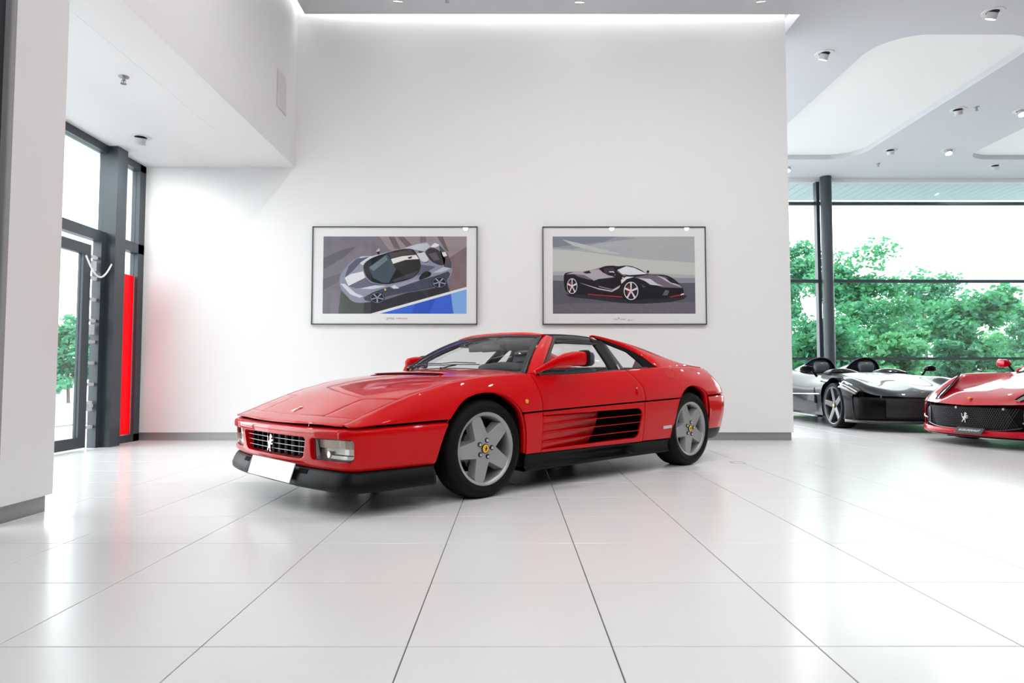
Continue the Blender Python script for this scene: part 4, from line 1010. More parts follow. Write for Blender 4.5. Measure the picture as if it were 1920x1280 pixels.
sw = B().tube([(.36+.07*math.sin(a)*.9, .37+.175*math.cos(a), .76+.16*math.sin(a)) for a in np.linspace(0, 2*PI, 36, endpoint=False)], .015, 8, closed=True).build('steering_wheel', M_BLACKP, CAR, smooth=True)
for a in (PI*.02, PI*.98, PI*1.5): B().tube([(.38, .37, .76), (.36+.07*math.sin(a)*.9, .37+.17*math.cos(a), .76+.155*math.sin(a))], .009, 6).build('spoke', M_BLACKP, sw)
B().lathe([(.001, -.02), (.035, -.02), (.045, .01), (.02, .12)], 16, 'x', (.38, .37, .76)).build('hub', M_BLACKP, sw, smooth=True)
rm = rblock('rear_view_mirror', [((.40,-.12,1.045),(.016,0,0),(0,0,.024)),((.40,-.11,1.045),(.02,0,0),(0,0,.030)),((.40,.11,1.05),(.02,0,0),(0,0,.030)),((.40,.12,1.05),(.016,0,0),(0,0,.024))], M_DASH, CAR)
B().tube([(.40, 0, 1.07), (.37, 0, 1.10), (.35, 0, 1.145)], .008, 8).build('mirror_stalk', M_DASH, rm)
B().prism([(-.11,1.022),(.11,1.026),(.11,1.072),(-.11,1.068)], .379, .3785, 'x').build('mirror_glass', mat('grey_mirror', (.6, .62, .64), .15, metal=.7), rm)
for s in (1, -1):
    v_ = one('sun_visor', *gridvf([[(.31-.02*t, s*y, 1.118-.09*t) for t in (0, .5, 1)] for y in np.linspace(.08, .42, 5)]), M_DASH, th=.015, bev=.004, out=(-1, 0, .5))
one('headliner', *gridvf([[(x, y, roofz(x, y)-.045) for y in np.linspace(-.50, .50, 9)] for x in np.linspace(.30, -.36, 6)]), M_DASH, th=.006, bev=0)
for s in (1, -1):
    rblock('rear_pillar_trim', [((-.40,s*.50,1.13),(.03,0,0),(0,.04,0)),((-.42,s*.60,1.0),(.03,0,0),(0,.04,0)),((-.42,s*.74,.85),(.04,0,0),(0,.03,0))], M_DASH, CAR)
    B().tube([(-.28, s*.52, 1.11), (-.30, s*.66, .98), (-.20, s*.76, .84), (.0, s*.72, .5)], .006, 6).build('seat_belt', M_BLACK, CAR)
    one('door_card', *gridvf([[(x, s*(.80-.03*t), .835-.25*t+.02*(-x)) for t in np.linspace(0, 1, 4)] for x in np.linspace(.6, -.4, 8)]), M_LEA, th=.01, bev=0, out=(0, -s, 0))

# ---------- wheels
def horse_v(sc, x, y, z, facing=1): return [(x+facing*p[0]*sc, y, z+p[1]*sc) for p in HORSE]
def wheel(x, y, rt, wt, rr, off, rot, s):
    """x, y axle end; rt tyre radius; wt width; rr rim radius; face at y"""
    e = empty('wheel_tmp'); bpy.data.objects.remove(e)
    zc = rt-.004
    b = B()
    # rim: barrel and lip
    b.lathe([(rr-.020, -.01), (rr-.004, -.002), (rr, -.006), (rr-.002, -.014), (rr-.022, -.022), (rr-.030, -.06), (rr-.035, -wt+.02), (rr-.01, -wt+.005), (rr-.028, -wt+.03), (rr-.034, -.055), (rr-.026, -.018)], 64, 'y', closed=True)
    # five tapering spokes cut as a star
    n = 5; pts = []
    for k in range(n):
        a = rot+2*PI*k/n
        for da, r_ in ((-.195, rr-.030), (-.13, rr-.022), (0, rr-.020), (.13, rr-.022), (.195, rr-.030)): pts.append((r_*math.cos(a+da*1.0), r_*math.sin(a+da*1.0)))
        a2 = a+PI/n; pts.append((.100*math.cos(a2-.03), .100*math.sin(a2-.03))); pts.append((.100*math.cos(a2+.03), .100*math.sin(a2+.03)))
    N = len(pts); V = []
    for p in pts:
        r_ = math.hypot(*p); d = -.014-.012*max(0, 1-r_/rr) + .006*(1-r_/rr)
        V.append((p[0], d, p[1]))
    for j, p in enumerate(pts):
        r_ = math.hypot(*p); a = math.atan2(p[1], p[0]); k = j % 7
        if k in (0, 4): a += -.13 if k == 0 else .13
        rb_ = r_-.012 if r_ > .12 else .118
        V.append((rb_*math.cos(a), -.070, rb_*math.sin(a)))
    inner = [(.086*math.cos(2*PI*k/N+rot-.21), -.016, .086*math.sin(2*PI*k/N+rot-.21)) for k in range(N)]
    F = [(i, (i+1) % N, (i+1) % N+N, i+N) for i in range(N)]
    c0 = len(V); V.append((0, -.016, 0)); 
    F += [(i, (i+1) % N, c0) for i in range(N)]
    b.add(V, F)
    w = b.build('wheel', M_ALLOY, CAR, smooth=28); bevel(w, .003, 2, 45)
    # tyre
    pr = [(rr-.006, -.008), (rr+.006, -.004), (rr+.030, .004), (rt-.055, .006), (rt-.026, -.002), (rt-.010, -.018), (rt-.002, -.04), (rt, -.07), (rt, -wt+.06), (rt-.004, -wt+.03), (rt-.02, -wt+.005), (rt-.06, -wt-.004), (rr, -wt)]
    t = B().lathe(pr, 72, 'y'); 
    for q in (.055, .095, .135, wt-.06):   # tread grooves as thin dark ribs
        t.lathe([(rt+.0008, -q), (rt+.0008, -q-.006)], 72, 'y')
    ty = t.build('tyre', M_RUB, w, smooth=30)
    # tread blocks at the shoulder
    tb = B()
    for k in range(72):
        a = 2*PI*k/72; ca, sa = math.cos(a), math.sin(a)
        q = [(rt-.018, -.012), (rt-.0005, -.045)]
        tb.tube([((rt-.014)*ca, -.014, (rt-.014)*sa), ((rt+.0006)*math.cos(a+.03), -.050, (rt+.0006)*math.sin(a+.03))], .0022, 4)
    tb.build('tread_sipes', M_BLACK, w)
    # nuts and cap
    for k in range(5):
        a = rot+2*PI*k/5+PI/5; px, pz = .057*math.cos(a), .057*math.sin(a)
        B().lathe([(.0165, -.022), (.0165, -.0130), (.0128, -.0125), (.0128, -.022)], 16, 'y', (px, 0, pz)).build('nut_recess', M_BLACK, w)
        B().lathe([(.001, -.002), (.006, -.003), (.0095, -.007), (.0098, -.022)], 14, 'y', (px, 0, pz)).build('wheel_nut', M_CHROME, w, smooth=True)
    cp = B().lathe([(.001, -.006), (.024, -.007), (.028, -.010), (.029, -.024)], 28, 'y')
    cp.lathe([(.0285, -.0085), (.031, -.0095), (.031, -.024)], 28, 'y', mi=1)
    hv = horse_v(.034, 0, -.0045, 0, 1 if s > 0 else -1); n0 = len(cp.V); cp.V += hv; cp.F.append(tuple(range(n0, n0+len(hv)))); cp.M.append(1)
    cp.build('centre_cap', [M_YEL, M_BLACK], w, smooth=True)
    # brake behind the spokes
    B().lathe([(.05, -.085), (.150, -.085), (.150, -.105), (.05, -.105)], 40, 'y', closed=True).build('brake_disc', M_STEEL, w, smooth=True)
    B().lathe([(.001, -.075), (.07, -.075), (.07, -.15), (.001, -.15)], 24, 'y').build('hub', mat('dark_hub', (.03, .03, .03), .6), w)
    cal = [(.155*math.cos(R(a)), .155*math.sin(R(a))) for a in range(-40, 41, 10)] + [(.085*math.cos(R(a)), .085*math.sin(R(a))) for a in range(40, -41, -10)]
    B().prism(cal, -.07, -.12, 'y').build('brake_caliper', mat('caliper_grey', (.12, .12, .13), .5, metal=.5), w)
    w.location = (x, s*y, zc)
    if s < 0: w.scale = (1, -1, 1)
    return w
for s in (1, -1):
    wheel(1.225, .868, .331, .205, .246, 0, R(-76), s); wheel(-1.225, .922, .336, .245, .246, 0, R(-79), s)
# ---------------------------------------------------------------- the two cars in the next room
def shell(name, curves, nt, nv, m, parent, arches=(), ycut=.86, th=0, rev=False):
    """curves: list of fn(t)->(x,y,z) from the centre line outwards; lofted, mirrored, wheel openings cut"""
    ts = np.linspace(0, 1, nt); G = []
    for t in ts:
        C = [c(t) for c in curves]; G.append(crom(C, nv))
    V, F = gridvf(G); V = [list(map(float, v)) for v in V]; F2 = []; snap = {}
    for f in F:
        c = np.mean([V[i] for i in f], axis=0); hit = None
        for A in arches:
            if c[1] > ycut and sdf_poly((c[0], c[2]), A)[0] < 0: hit = A
        if hit is None: F2.append(f)
        else:
            for i in f: snap[i] = hit
    for i, A in snap.items():
        d, q = sdf_poly((V[i][0], V[i][2]), A); V[i][0], V[i][2] = q
    b = B().add(V, F2).add([(v[0], -v[1], v[2]) for v in V], [f[::-1] for f in F2])
    o = b.build(name, m, parent, weld=.0008); me = o.data; clean(o)
    smooth_by_angle(o, 38); return o
def lcurve(xf, xr, ytab, ztab):
    fy, fz = pch(ytab), pch(ztab)
    return lambda t: (xf+(xr-xf)*t, fy(xf+(xr-xf)*t), fz(xf+(xr-xf)*t))
def circ(cx, cz, r, n=40, flat_=0.): return [(cx+r*math.cos(a), cz+r*math.sin(a)) for a in np.linspace(0, 2*PI, n, endpoint=False)]
def gt_wheel(parent, x, y, r, w, s, m, cap):
    b = B(); rr = r-.055
    b.lathe([(rr-.02, -.012), (rr-.002, -.004), (rr, -.01), (rr-.02, -.03), (rr-.03, -w+.02), (rr-.012, -w+.01), (rr-.035, -.05)], 48, 'y', closed=True)
    for k in range(5):
        a = 2*PI*k/5+PI/2+.15
        ca, sa = math.cos(a), math.sin(a)
        def q(rad, off, d): return (rad*ca-off*sa, d, rad*sa+off*ca)
        V = [q(.03, -.045, -.04), q(.03, .045, -.04), q(rr-.02, .038, -.012), q(rr-.02, -.038, -.012), q(.03, -.06, -.09), q(.03, .06, -.09), q(rr-.02, .05, -.06), q(rr-.02, -.05, -.06), q(.12, 0, -.022), q(rr-.02, 0, -.006)]
        b.add(V, [(0, 8, 9, 3), (8, 1, 2, 9), (0, 1, 8), (0, 3, 7, 4), (1, 5, 6, 2)])
    b.lathe([(.001, -.02), (.035, -.024), (.045, -.05)], 20, 'y')
    wl_ = b.build('wheel', m, parent, smooth=30)
    B().lathe([(rr-.004, -.012), (rr+.006, -.004), (r-.02, 0), (r-.004, -.02), (r, -.05), (r, -w+.05), (r-.01, -w+.01), (rr, -w)], 56, 'y').build('tyre', M_RUB, wl_, smooth=30)
    B().lathe([(.05, -.10), (rr-.05, -.10), (rr-.05, -.12), (.05, -.12)], 32, 'y', closed=True).build('brake_disc', M_STEEL, wl_)
    B().lathe([(.001, -.017), (.022, -.018), (.024, -.03)], 16, 'y').build('centre_cap', cap, wl_)
    wl_.location = (x, s*y, r-.002)
    if s < 0: wl_.scale = (1, -1, 1)
    return wl_

# ---------- black open two-seater
M_GLOSS = mat('gloss_black_paint', (.004, .004, .005), .3, coat=.6, spec=.03)
M_GLOSS.node_tree.nodes['Principled BSDF'].inputs['Coat IOR'].default_value = 1.22
M_CARB = mat('dark_carbon', (.012, .012, .013), .35, coat=.5); M_GUN = mat('gunmetal_wheel', (.06, .06, .065), .3, metal=.7)
SPX = empty('open_roadster', (6.06, 11.82, 0), R(-92.5), 'gloss black open two-seater with twin headrest humps by the far windows', 'car')
def roadster():
    xf, xr, P = 2.33, -2.30, SPX
    c = [lcurve(xf, xr, [(xf,.0),(xr,.0)], [(xf,.50),(2.2,.565),(2.0,.625),(1.6,.715),(1.2,.785),(.8,.845),(.5,.875),(.3,.865),(.0,.86),(-.6,.88),(-1.4,.91),(-2.0,.90),(xr,.84)]),
         lcurve(xf-.03, xr+.02, [(xf,.40),(1.2,.46),(-2.3,.45)], [(xf,.50),(2.2,.56),(2.0,.615),(1.6,.70),(1.2,.765),(.8,.83),(.5,.87),(.2,.87),(-.6,.885),(-1.4,.93),(-2.0,.91),(xr,.84)]),
         lcurve(xf-.13, xr+.05, [(xf,.66),(1.4,.70),(-1.0,.72),(-2.3,.66)], [(xf,.49),(2.1,.56),(1.8,.68),(1.36,.80),(1.0,.815),(.6,.82),(.0,.85),(-.8,.90),(-1.4,.94),(-2.0,.91),(xr,.83)]),
         lcurve(xf-.30, xr+.12, [(2.1,.80),(1.8,.87),(1.36,.90),(.6,.885),(-.4,.88),(-1.36,.93),(-2.0,.86),(-2.3,.78)], [(2.1,.55),(1.8,.68),(1.36,.765),(1.0,.745),(.4,.72),(-.6,.78),(-1.36,.87),(-2.0,.84),(xr,.76)]),
         lcurve(xf-.36, xr+.15, [(2.1,.87),(1.8,.95),(1.36,.985),(.6,.95),(-.4,.945),(-1.36,1.0),(-2.0,.93),(-2.3,.84)], [(2.1,.50),(1.8,.60),(1.36,.66),(.4,.60),(-.6,.64),(-1.36,.74),(-2.0,.72),(xr,.66)]),
         lcurve(xf-.36, xr+.15, [(2.1,.88),(1.8,.955),(1.36,.98),(.6,.93),(-.4,.925),(-1.36,.99),(-2.0,.93),(-2.3,.84)], [(2.1,.36),(1.36,.42),(.4,.38),(-1.36,.45),(xr,.45)]),
         lcurve(xf-.34, xr+.2, [(2.1,.86),(1.8,.94),(1.36,.95),(.6,.93),(-.4,.93),(-1.36,.96),(-2.3,.80)], [(2.1,.17),(1.36,.15),(.4,.14),(-1.36,.15),(xr,.25)])]
    AF, AR = circ(1.36, .36, .415), circ(-1.36, .37, .42)
    body = shell('body', c, 90, 46, M_GLOSS, P, (AF, AR))
    for cx in (1.36, -1.36):
        both('wheel_housing', *gridvf([[(cx+.42*math.cos(R(a)), y, .36+.42*math.sin(R(a))) for y in (.93, .82, .73)] for a in np.linspace(-28, 208, 30)]), M_BLACK, P, th=.004, bev=0, out=(0, 0, -1))
        both('wheel_housing_wall', [(cx+.42*math.cos(R(a)), .73, .36+.42*math.sin(R(a))) for a in np.linspace(-28, 208, 30)], [tuple(range(30))], M_BLACK, P, th=.003, bev=0, smooth=False, out=(0, 1, 0))
    for s in (1, -1):
        gt_wheel(P, 1.36, .955, .352, .28, s, M_GUN, M_YEL); gt_wheel(P, -1.36, .975, .36, .32, s, M_GUN, M_YEL)
    # nose: big dark mouth, corner panels, splitter
    pl = crom([(2.335,0),(2.31,.3),(2.23,.58),(2.10,.80),(1.98,.90),(1.80,.955)], 40)
    G = [[(x-.02-(.02 if z < .4 else 0), y, z) for z in np.linspace(.17, .50, 6)] for x, y in pl if y < .62]
    both('mouth_grille', *gridvf(G), mat('dark_mesh', (.012, .012, .012), .6), P, th=.01, bev=0, out=(1, 0, 0))
    G = [[(x+o, y, z) for z, o in ((.50,-.01),(.44,.005),(.34,.0),(.24,.0),(.17,-.01))] for x, y in pl if y > .56]
    both('front_corner', *gridvf(G), M_GLOSS, P, th=.012, bev=.003, out=(1, .5, 0))
    G = [[(x+o, y*(1+o*.6), z) for z, o in ((.175,-.03),(.165,.03),(.145,.05),(.125,.04),(.12,-.10))] for x, y in pl]
    both('front_splitter', *gridvf(G), M_CARB, P, th=.006, bev=0, out=(1, 0, 0))
    for s in (1, -1):
        # slim lamp band across each wing
        xs = np.linspace(2.02, 1.62, 12)
        def wp(x, k, off=.006):
            C = crom([f((f_x-x)/(f_x-f_r)) for f, f_x, f_r in zip(c[2:5], (xf-.13, xf-.30, xf-.36), (xr+.05, xr+.12, xr+.15))], 21); q = C[int(k*20)]; return (q[0], s*(q[1]+off), q[2]+off)
        L = one('head_lamp', *gridvf([[wp(x, .55+.45*t) for t in np.linspace(0, 1, 4)] for x in xs]), mat('smoked_lamp', (.03, .025, .02), .08, coat=1), P, th=.004, bev=0, out=(1, s, 1))
        B().tube([wp(x, .80, .014) for x in xs], .008, 6).build('light_strip', M_CHROME, L)
        # crease line and side vents
        B().tube([(x, s*(.952+.004*math.sin(x*3)), .50+.02*x) for x in np.linspace(.90, -.85, 12)], .008, 6).build('flank_trim', M_CHROME, P)
        o = box('side_vent', (.66, s*.935-.02, .36), (.72, s*.935+.02, .62), M_BLACK, P, .01)
        G = [[(x, s*y, z) for y, z in ((.94,.17),(1.0,.16),(1.0,.14),(.93,.135))] for x in np.linspace(.90, -.88, 12)]
        one('side_skirt', *gridvf(G), M_CARB, P, th=.006, bev=0, out=(0, s, 0))
        # mirror on a stalk
        mr = rblock('door_mirror', [((.55,s*.93,.925),(.02,0,0),(0,0,.012)),((.56,s*.95,.93),(.055,0,0),(0,0,.04)),((.55,s*1.03,.935),(.065,0,0),(0,0,.052)),((.54,s*1.10,.93),(.05,0,0),(0,0,.042)),((.54,s*1.125,.925),(.02,0,0),(0,0,.02))], M_GLOSS, P)
        B().tube([(.58, s*.86, .80), (.56, s*.95, .915)], [.022, .014], 8).build('mirror_stalk', M_GLOSS, mr)
        # headrest hump with a hooped front
        y0 = s*.40; G = []
        for t in np.linspace(0, 1, 20):
            x = -.36-1.25*t; r = .30*(1-t)**.6+.02; h = .27*(1-t)**.9
            G.append([(x-.16*(1-abs(math.sin(a)))*(1-t), y0+r*math.cos(a), .86+.04*t+h*max(0, math.sin(a))) for a in np.linspace(0, PI, 17)])
        hp = one('headrest_hump', *gridvf(G), M_GLOSS, P, th=.012, bev=0)
        a_ = np.linspace(0, PI, 17)
        B().tube([(-.36-.16*(1-abs(math.sin(a))), y0+.30*math.cos(a), .87+.27*math.sin(a)) for a in a_], .014, 8).build('hump_rim', M_SEAL, hp, smooth=True)
        V = [(-.40-.16*(1-abs(math.sin(a))), y0+.285*math.cos(a), .86+.255*math.sin(a)) for a in a_]; f_ = mesh_obj('hump_lining', V, [tuple(range(17))], M_LEA, hp); orient(f_, (1, 0, 0))
        hr = rblock('head_restraint', [((-.34,y0,.90),(.03,0,0),(0,.12,0)),((-.36,y0,.98),(.06,0,0),(0,.14,0)),((-.38,y0,1.05),(.05,0,0),(0,.12,0)),((-.39,y0,1.075),(.02,0,0),(0,.08,0))], M_LEA, P)
        bd = B().prism([(y0+p[0]*.04, 1.02+p[1]*.05) for p in ((-.5,.6),(.5,.6),(.5,-.1),(0,-.6),(-.5,-.1))], -.33, -.325, 'x').build('headrest_badge', M_YEL, hr)
        # cockpit opening and cowl fairing
        ck = B(); ck.lathe([(.30, .0), (.29, .02), (.27, .022), (.26, -.01)], 32, 'z', (0, 0, 0)); 
        o = ck.build('cockpit_rim', M_BLACK, P, smooth=True); o.location = (-.05, y0, .872); o.scale = (1.25, .95, 1)
        d_ = B().lathe([(.001, 0), (.275, 0)], 32, 'z').build('cockpit_well', M_BLACK, P); d_.location = (-.05, y0, .886); d_.scale = (1.25, .95, 1)
        G = [[(.60-.22*t, y0+.27*u, .868+.075*math.sin(t*PI*.62)*(1-u*u)**.7) for u in np.linspace(-1, 1, 13)] for t in np.linspace(0, 1, 8)]
        one('cowl_fairing', *gridvf(G), M_GLOSS, P, th=.01, bev=0)
    # crease panel line on the bonnet and little badge
    B().lathe([(.001, .006), (.022, .006), (.026, 0)], 16, 'z', (2.16, 0, .575)).build('nose_badge', M_YEL, P)
    box('underbody', (-1.9, -.7, .13), (1.9, .7, .16), M_BLACK, P)
    G = [[(-2.25-.05*t, y, .25+.55*t) for t in (0, .5, 1)] for y in np.linspace(-.78, .78, 7)]; one('tail_panel', *gridvf(G), M_GLOSS, P, th=.02, bev=0, out=(-1, 0, 0))
roadster()

# ---------- second red car, cut by the right edge of the picture
M_RED2 = mat('deep_red_car_paint', (.46, .0, .012), .35, coat=1.0, spec=.05)
M_RED2.node_tree.nodes['Principled BSDF'].inputs['Coat IOR'].default_value = 1.32
GTC = empty('grand_tourer', (5.24+2.36*.967, 7.74+2.36*.255, 0), R(-165.2), 'deep red front-engined coupe with wide black grille at the right edge', 'car')
def tourer():
    P = GTC; xf, xr = 2.36, -2.25
    c = [lcurve(xf, xr, [(xf,.0),(xr,.0)], [(xf,.475),(2.28,.53),(2.1,.60),(1.8,.68),(1.4,.76),(1.0,.835),(.75,.88),(.5,.885),(-1.2,.98),(-1.8,.98),(xr,.92)]),
         lcurve(xf-.02, xr, [(xf,.28),(2.0,.34),(1.0,.42),(-2.2,.45)], [(xf,.475),(2.25,.53),(2.0,.625),(1.6,.71),(1.2,.785),(.8,.865),(.5,.88),(-1.2,.98),(-1.8,.98),(xr,.92)]),
         lcurve(xf-.07, xr, [(xf,.46),(2.0,.52),(1.4,.60),(.8,.62),(-2.2,.60)], [(xf,.47),(2.2,.525),(1.9,.635),(1.5,.70),(1.1,.76),(.7,.85),(.4,.875),(-1.2,.98),(-1.8,.99),(xr,.92)]),
         lcurve(xf-.15, xr+.02, [(2.3,.58),(2.0,.70),(1.7,.76),(1.3,.79),(.6,.78),(-1.2,.82),(-2.2,.74)], [(2.3,.47),(2.1,.54),(1.8,.695),(1.55,.80),(1.36,.845),(1.1,.855),(.7,.86),(.2,.87),(-1.2,.98),(-1.8,.98),(xr,.9)]),
         lcurve(xf-.24, xr+.05, [(2.2,.70),(2.0,.80),(1.7,.875),(1.3,.905),(.6,.87),(-.3,.88),(-1.2,.94),(-2.2,.82)], [(2.2,.46),(2.0,.55),(1.7,.70),(1.36,.79),(1.0,.79),(.4,.76),(-.3,.80),(-1.2,.92),(-1.9,.92),(xr,.84)]),
         lcurve(xf-.32, xr+.08, [(2.1,.80),(1.9,.90),(1.36,.985),(.6,.94),(-.3,.94),(-1.36,.99),(-2.2,.86)], [(2.1,.45),(1.9,.54),(1.36,.66),(.4,.60),(-1.36,.72),(xr,.66)]),
         lcurve(xf-.34, xr+.1, [(2.1,.82),(1.9,.92),(1.36,.98),(.6,.91),(-.3,.91),(-1.36,.985),(-2.2,.86)], [(2.1,.32),(1.36,.42),(.4,.38),(-1.36,.45),(xr,.42)]),
         lcurve(xf-.34, xr+.12, [(2.1,.80),(1.9,.90),(1.36,.94),(.6,.92),(-1.36,.95),(-2.2,.8)], [(2.1,.16),(1.36,.15),(.4,.14),(-1.36,.15),(xr,.22)])]
    AF, AR = circ(1.36, .35, .41), circ(-1.36, .36, .415)
    body = shell('body', c, 90, 50, M_RED2, P, (AF, AR))
    for cx in (1.36, -1.36):
        both('wheel_housing', *gridvf([[(cx+.415*math.cos(R(a)), y, .35+.415*math.sin(R(a))) for y in (.92, .82, .73)] for a in np.linspace(-28, 208, 30)]), M_BLACK, P, th=.004, bev=0, out=(0, 0, -1))
    for s in (1, -1):
        gt_wheel(P, 1.36, .95, .345, .28, s, M_GUN, M_YEL); gt_wheel(P, -1.36, .96, .352, .32, s, M_GUN, M_YEL)
    pl = crom([(2.365,0),(2.345,.3),(2.28,.52),(2.17,.70),(2.04,.82),(1.86,.92)], 60); pl = [tuple(p) for p in pl]
    # wide grille with a lattice of raised bars
    gp = [p for p in pl if p[1] <= .60]; gl = [(x, -y) for x, y in gp[::-1]] + gp[1:]
    zt_ = lambda y: .468-.03*abs(y); zb_ = lambda y: .205+.05*(abs(y)/.6)**4
    g = one('grille', *gridvf([[(x-.035, y*.97, zb_(y)+(zt_(y)-zb_(y))*t) for t in np.linspace(0, 1, 5)] for x, y in gl]), M_BLACK, P, th=.01, bev=0, out=(1, 0, 0))
    gx = pch([(y, x) for x, y in gl])
    lat = B(); mm = mat('grille_bar_dark', (.05, .05, .055), .4, metal=.4)
    for k in range(-26, 27):
        for sl in (1, -1):
            y0, y1 = k*.024-sl*.13*.5, k*.024+sl*.13*.5
            if max(abs(y0), abs(y1)) > .58: continue
            lat.tube([(gx(y0)-.028, y0*.97, .215), (gx((y0+y1)/2)-.026, (y0+y1)/2*.97, .335), (gx(y1)-.028, y1*.97, .455)], .003, 4)
    tag(lat.build('grille_lattice', mm, g), kind='stuff')
    hv = [(-p[0]*.12, .335+p[1]*.12) for p in HORSE]; B().prism(hv, gx(0)-.022, gx(0)-.012, 'x').build('horse_emblem', M_CHROME, g)
    for y in (-.12, .42): B().lathe([(.001, .01), (.014, .01), (.018, -.01)], 12, 'x', (gx(y)-.03, y, .445)).build('parking_sensor', M_STEEL, g)
    B().tube([(gx(y)-.012, y*.985, zb_(y)-.004) for y in np.linspace(-.59, .59, 30)], .008, 6).build('grille_lower_trim', M_CARB, g, smooth=True)
    # outer intakes, red cheeks, red lip with splitter
    for s in (1, -1):
        q = [p for p in pl if .585 <= p[1] <= .79]
        one('side_intake', *gridvf([[(x-.03, s*y*.985, .19+(.445-.19-.07*i/len(q))*t) for t in np.linspace(0, 1, 4)] for i, (x, y) in enumerate(q)]), M_CARB, P, th=.01, bev=0, out=(1, 0, 0))
        w_ = B().tube([(q[0][0]+.0, s*q[0][1], .30), (q[len(q)//2][0]+.005, s*q[len(q)//2][1], .31), (q[-1][0], s*q[-1][1], .33)], .009, 6).build('intake_blade', M_STEEL, P)
        q = [p for p in pl if .74 <= p[1]]
        one('front_cheek', *gridvf([[(x-.004, s*y, .16+(.46+.08*(i/len(q))-.16)*t) for t in np.linspace(0, 1, 6)] for i, (x, y) in enumerate(q)]), M_RED2, P, th=.012, bev=.003, out=(1, s, 0))
        # swept-back lamp in its recess
        lp = []
        for t in np.linspace(0, 1, 10):
            x = 2.17-.62*t; wdt = .012+.085*math.sin(PI*min(1, .15+t*.75))
            row = []
            for k in np.linspace(-1, 1, 5):
                y = .50+.24*t+k*wdt*.5; z = .525+.275*t**.9+k*(-.030)*(.3+t); row.append((x+.012, s*y, z+.012))
            lp.append(row)
        L = one('head_lamp', *gridvf(lp), mat('lamp_clear_grey', (.30, .30, .28), .12, metal=.3, coat=1), P, th=.01, bev=.002, out=(.5, 0, 1))
        B().tube([(r[-1][0]+.004, r[-1][1], r[-1][2]+.004) for r in lp], .006, 6).build('lamp_edge', M_SEAL, L)
        B().tube([(r[0][0], r[0][1], r[0][2]+.006) for r in lp], .007, 6).build('lamp_recess', M_BLACK, L)
        mr = rblock('door_mirror', [((.50,s*.90,.97),(.02,0,0),(0,0,.015)),((.50,s*.94,.98),(.06,0,0),(0,0,.05)),((.48,s*1.05,.99),(.06,0,0),(0,0,.055)),((.47,s*1.10,.985),(.03,0,0),(0,0,.03))], M_RED2, P)
        B().tube([(.52, s*.84, .86), (.50, s*.93, .965)], [.02, .014], 8).build('mirror_stalk', M_BLACKP, mr)
    lip = [(x, -y) for x, y in pl[::-1]] + pl[1:]
    fo = []
    for x, y in lip:
        k = (abs(y)/.9)**3
        fo.append([(x-.03, y, .205+.02*k), (x+.012, y*1.01, .195+.03*k), (x+.02, y*1.015, .165), (x+.004, y*1.01, .135), (x-.06, y, .125)])
    one('front_lip', *gridvf(fo), M_RED2, P, th=.008, bev=0, out=(1, 0, 0))
    one('front_undertray', *gridvf([[(x-.02, y*.98, .122), (x-.30, y*.9, .115)] for x, y in lip]), M_CARB, P, th=.008, bev=0)
    pt = B().box((0, -.17, -.045), (.012, .17, .045)).build('name_plate', M_CARB, P); pt.location = (2.40, .10, .185); pt.rotation_euler = (0, R(-42), 0); bevel(pt, .004)
    V, F = text_mesh('812SUPERFAST', .040, .2); tm = B().add([(.0128, v[0], v[1]) for v in V], F).build('plate_lettering', M_WHITE, pt, normals=False)
    bd = B().box((2.235, -.014, .550), (2.285, .014, .562)).build('nose_badge', M_YEL, P); bd.rotation_euler = (0, 0, 0); bevel(bd, .003)
    # cabin: screen, roof, side glass
    A = [(.82,.0,.885),(.80,.35,.88),(.72,.60,.875),(.58,.74,.87)]; T_ = [(.02,.0,1.262),(.01,.25,1.258),(-.03,.44,1.245),(-.08,.54,1.225)]
    A2, T2 = crom(A, 12), crom(T_, 12)
    V, F = gridvf([[tuple(A2[i]*(1-t)+T2[i]*t+np.array((.03, 0, .03))*4*t*(1-t)) for t in np.linspace(0, 1, 10)] for i in range(12)])
    both('windscreen', V, F, glass('dark_car_glass', (.45, .5, .5)), P, th=0, bev=0, out=(1, 0, 1))
    pil_ = crom([(.60,.745,.875),(.36,.69,1.0),(.10,.60,1.15),(-.08,.545,1.225)], 12)
    both('windscreen_pillar', *gridvf([[tuple(p+np.array(o)) for o in ((.02,-.03,.005),(.0,.005,.02),(-.05,.035,-.01))] for p in pil_]), M_RED2, P, th=.015, bev=.003)
    R0 = [[(x, y*k, z-.04*k**3) for k in np.linspace(0, 1, 9)] for x, y, z in zip(np.linspace(.02, -1.75, 16), np.interp(np.linspace(.02, -1.75, 16), [-1.75, -1.0, -.3, .02], [.50, .55, .58, .54]), np.interp(np.linspace(.02, -1.75, 16), [-1.75, -1.3, -.8, -.35, .02], [.99, 1.12, 1.235, 1.276, 1.262]))]
    both('roof', *gridvf(R0), M_RED2, P, th=.02, bev=0, out=(0, 0, 1))
    both('side_glass', *gridvf([[tuple(np.array(a)*(1-t)+np.array(b)*t) for t in np.linspace(0, 1, 4)] for a, b in zip(resample([(.50,.83,.87),(-.9,.86,.95)], 8), resample([(-.08,.575,1.21),(-.95,.57,1.16)], 8))]), glass('dark_car_glass', (.45, .5, .5)), P, th=0, bev=0)
    both('rear_flank', *gridvf([[tuple(np.array(a)*(1-t)+np.array(b)*t) for t in np.linspace(0, 1, 4)] for a, b in zip(resample([(-.9,.86,.95),(-1.7,.80,.985)], 8), resample([(-.95,.57,1.16),(-1.7,.52,.99)], 8))]), M_RED2, P, th=.01, bev=0)
    rblock('dashboard', [((.50,-.66,.86),(.15,0,0),(0,0,.06)),((.52,0,.87),(.2,0,0),(0,0,.06)),((.50,.66,.86),(.15,0,0),(0,0,.06))], M_DASH, P)
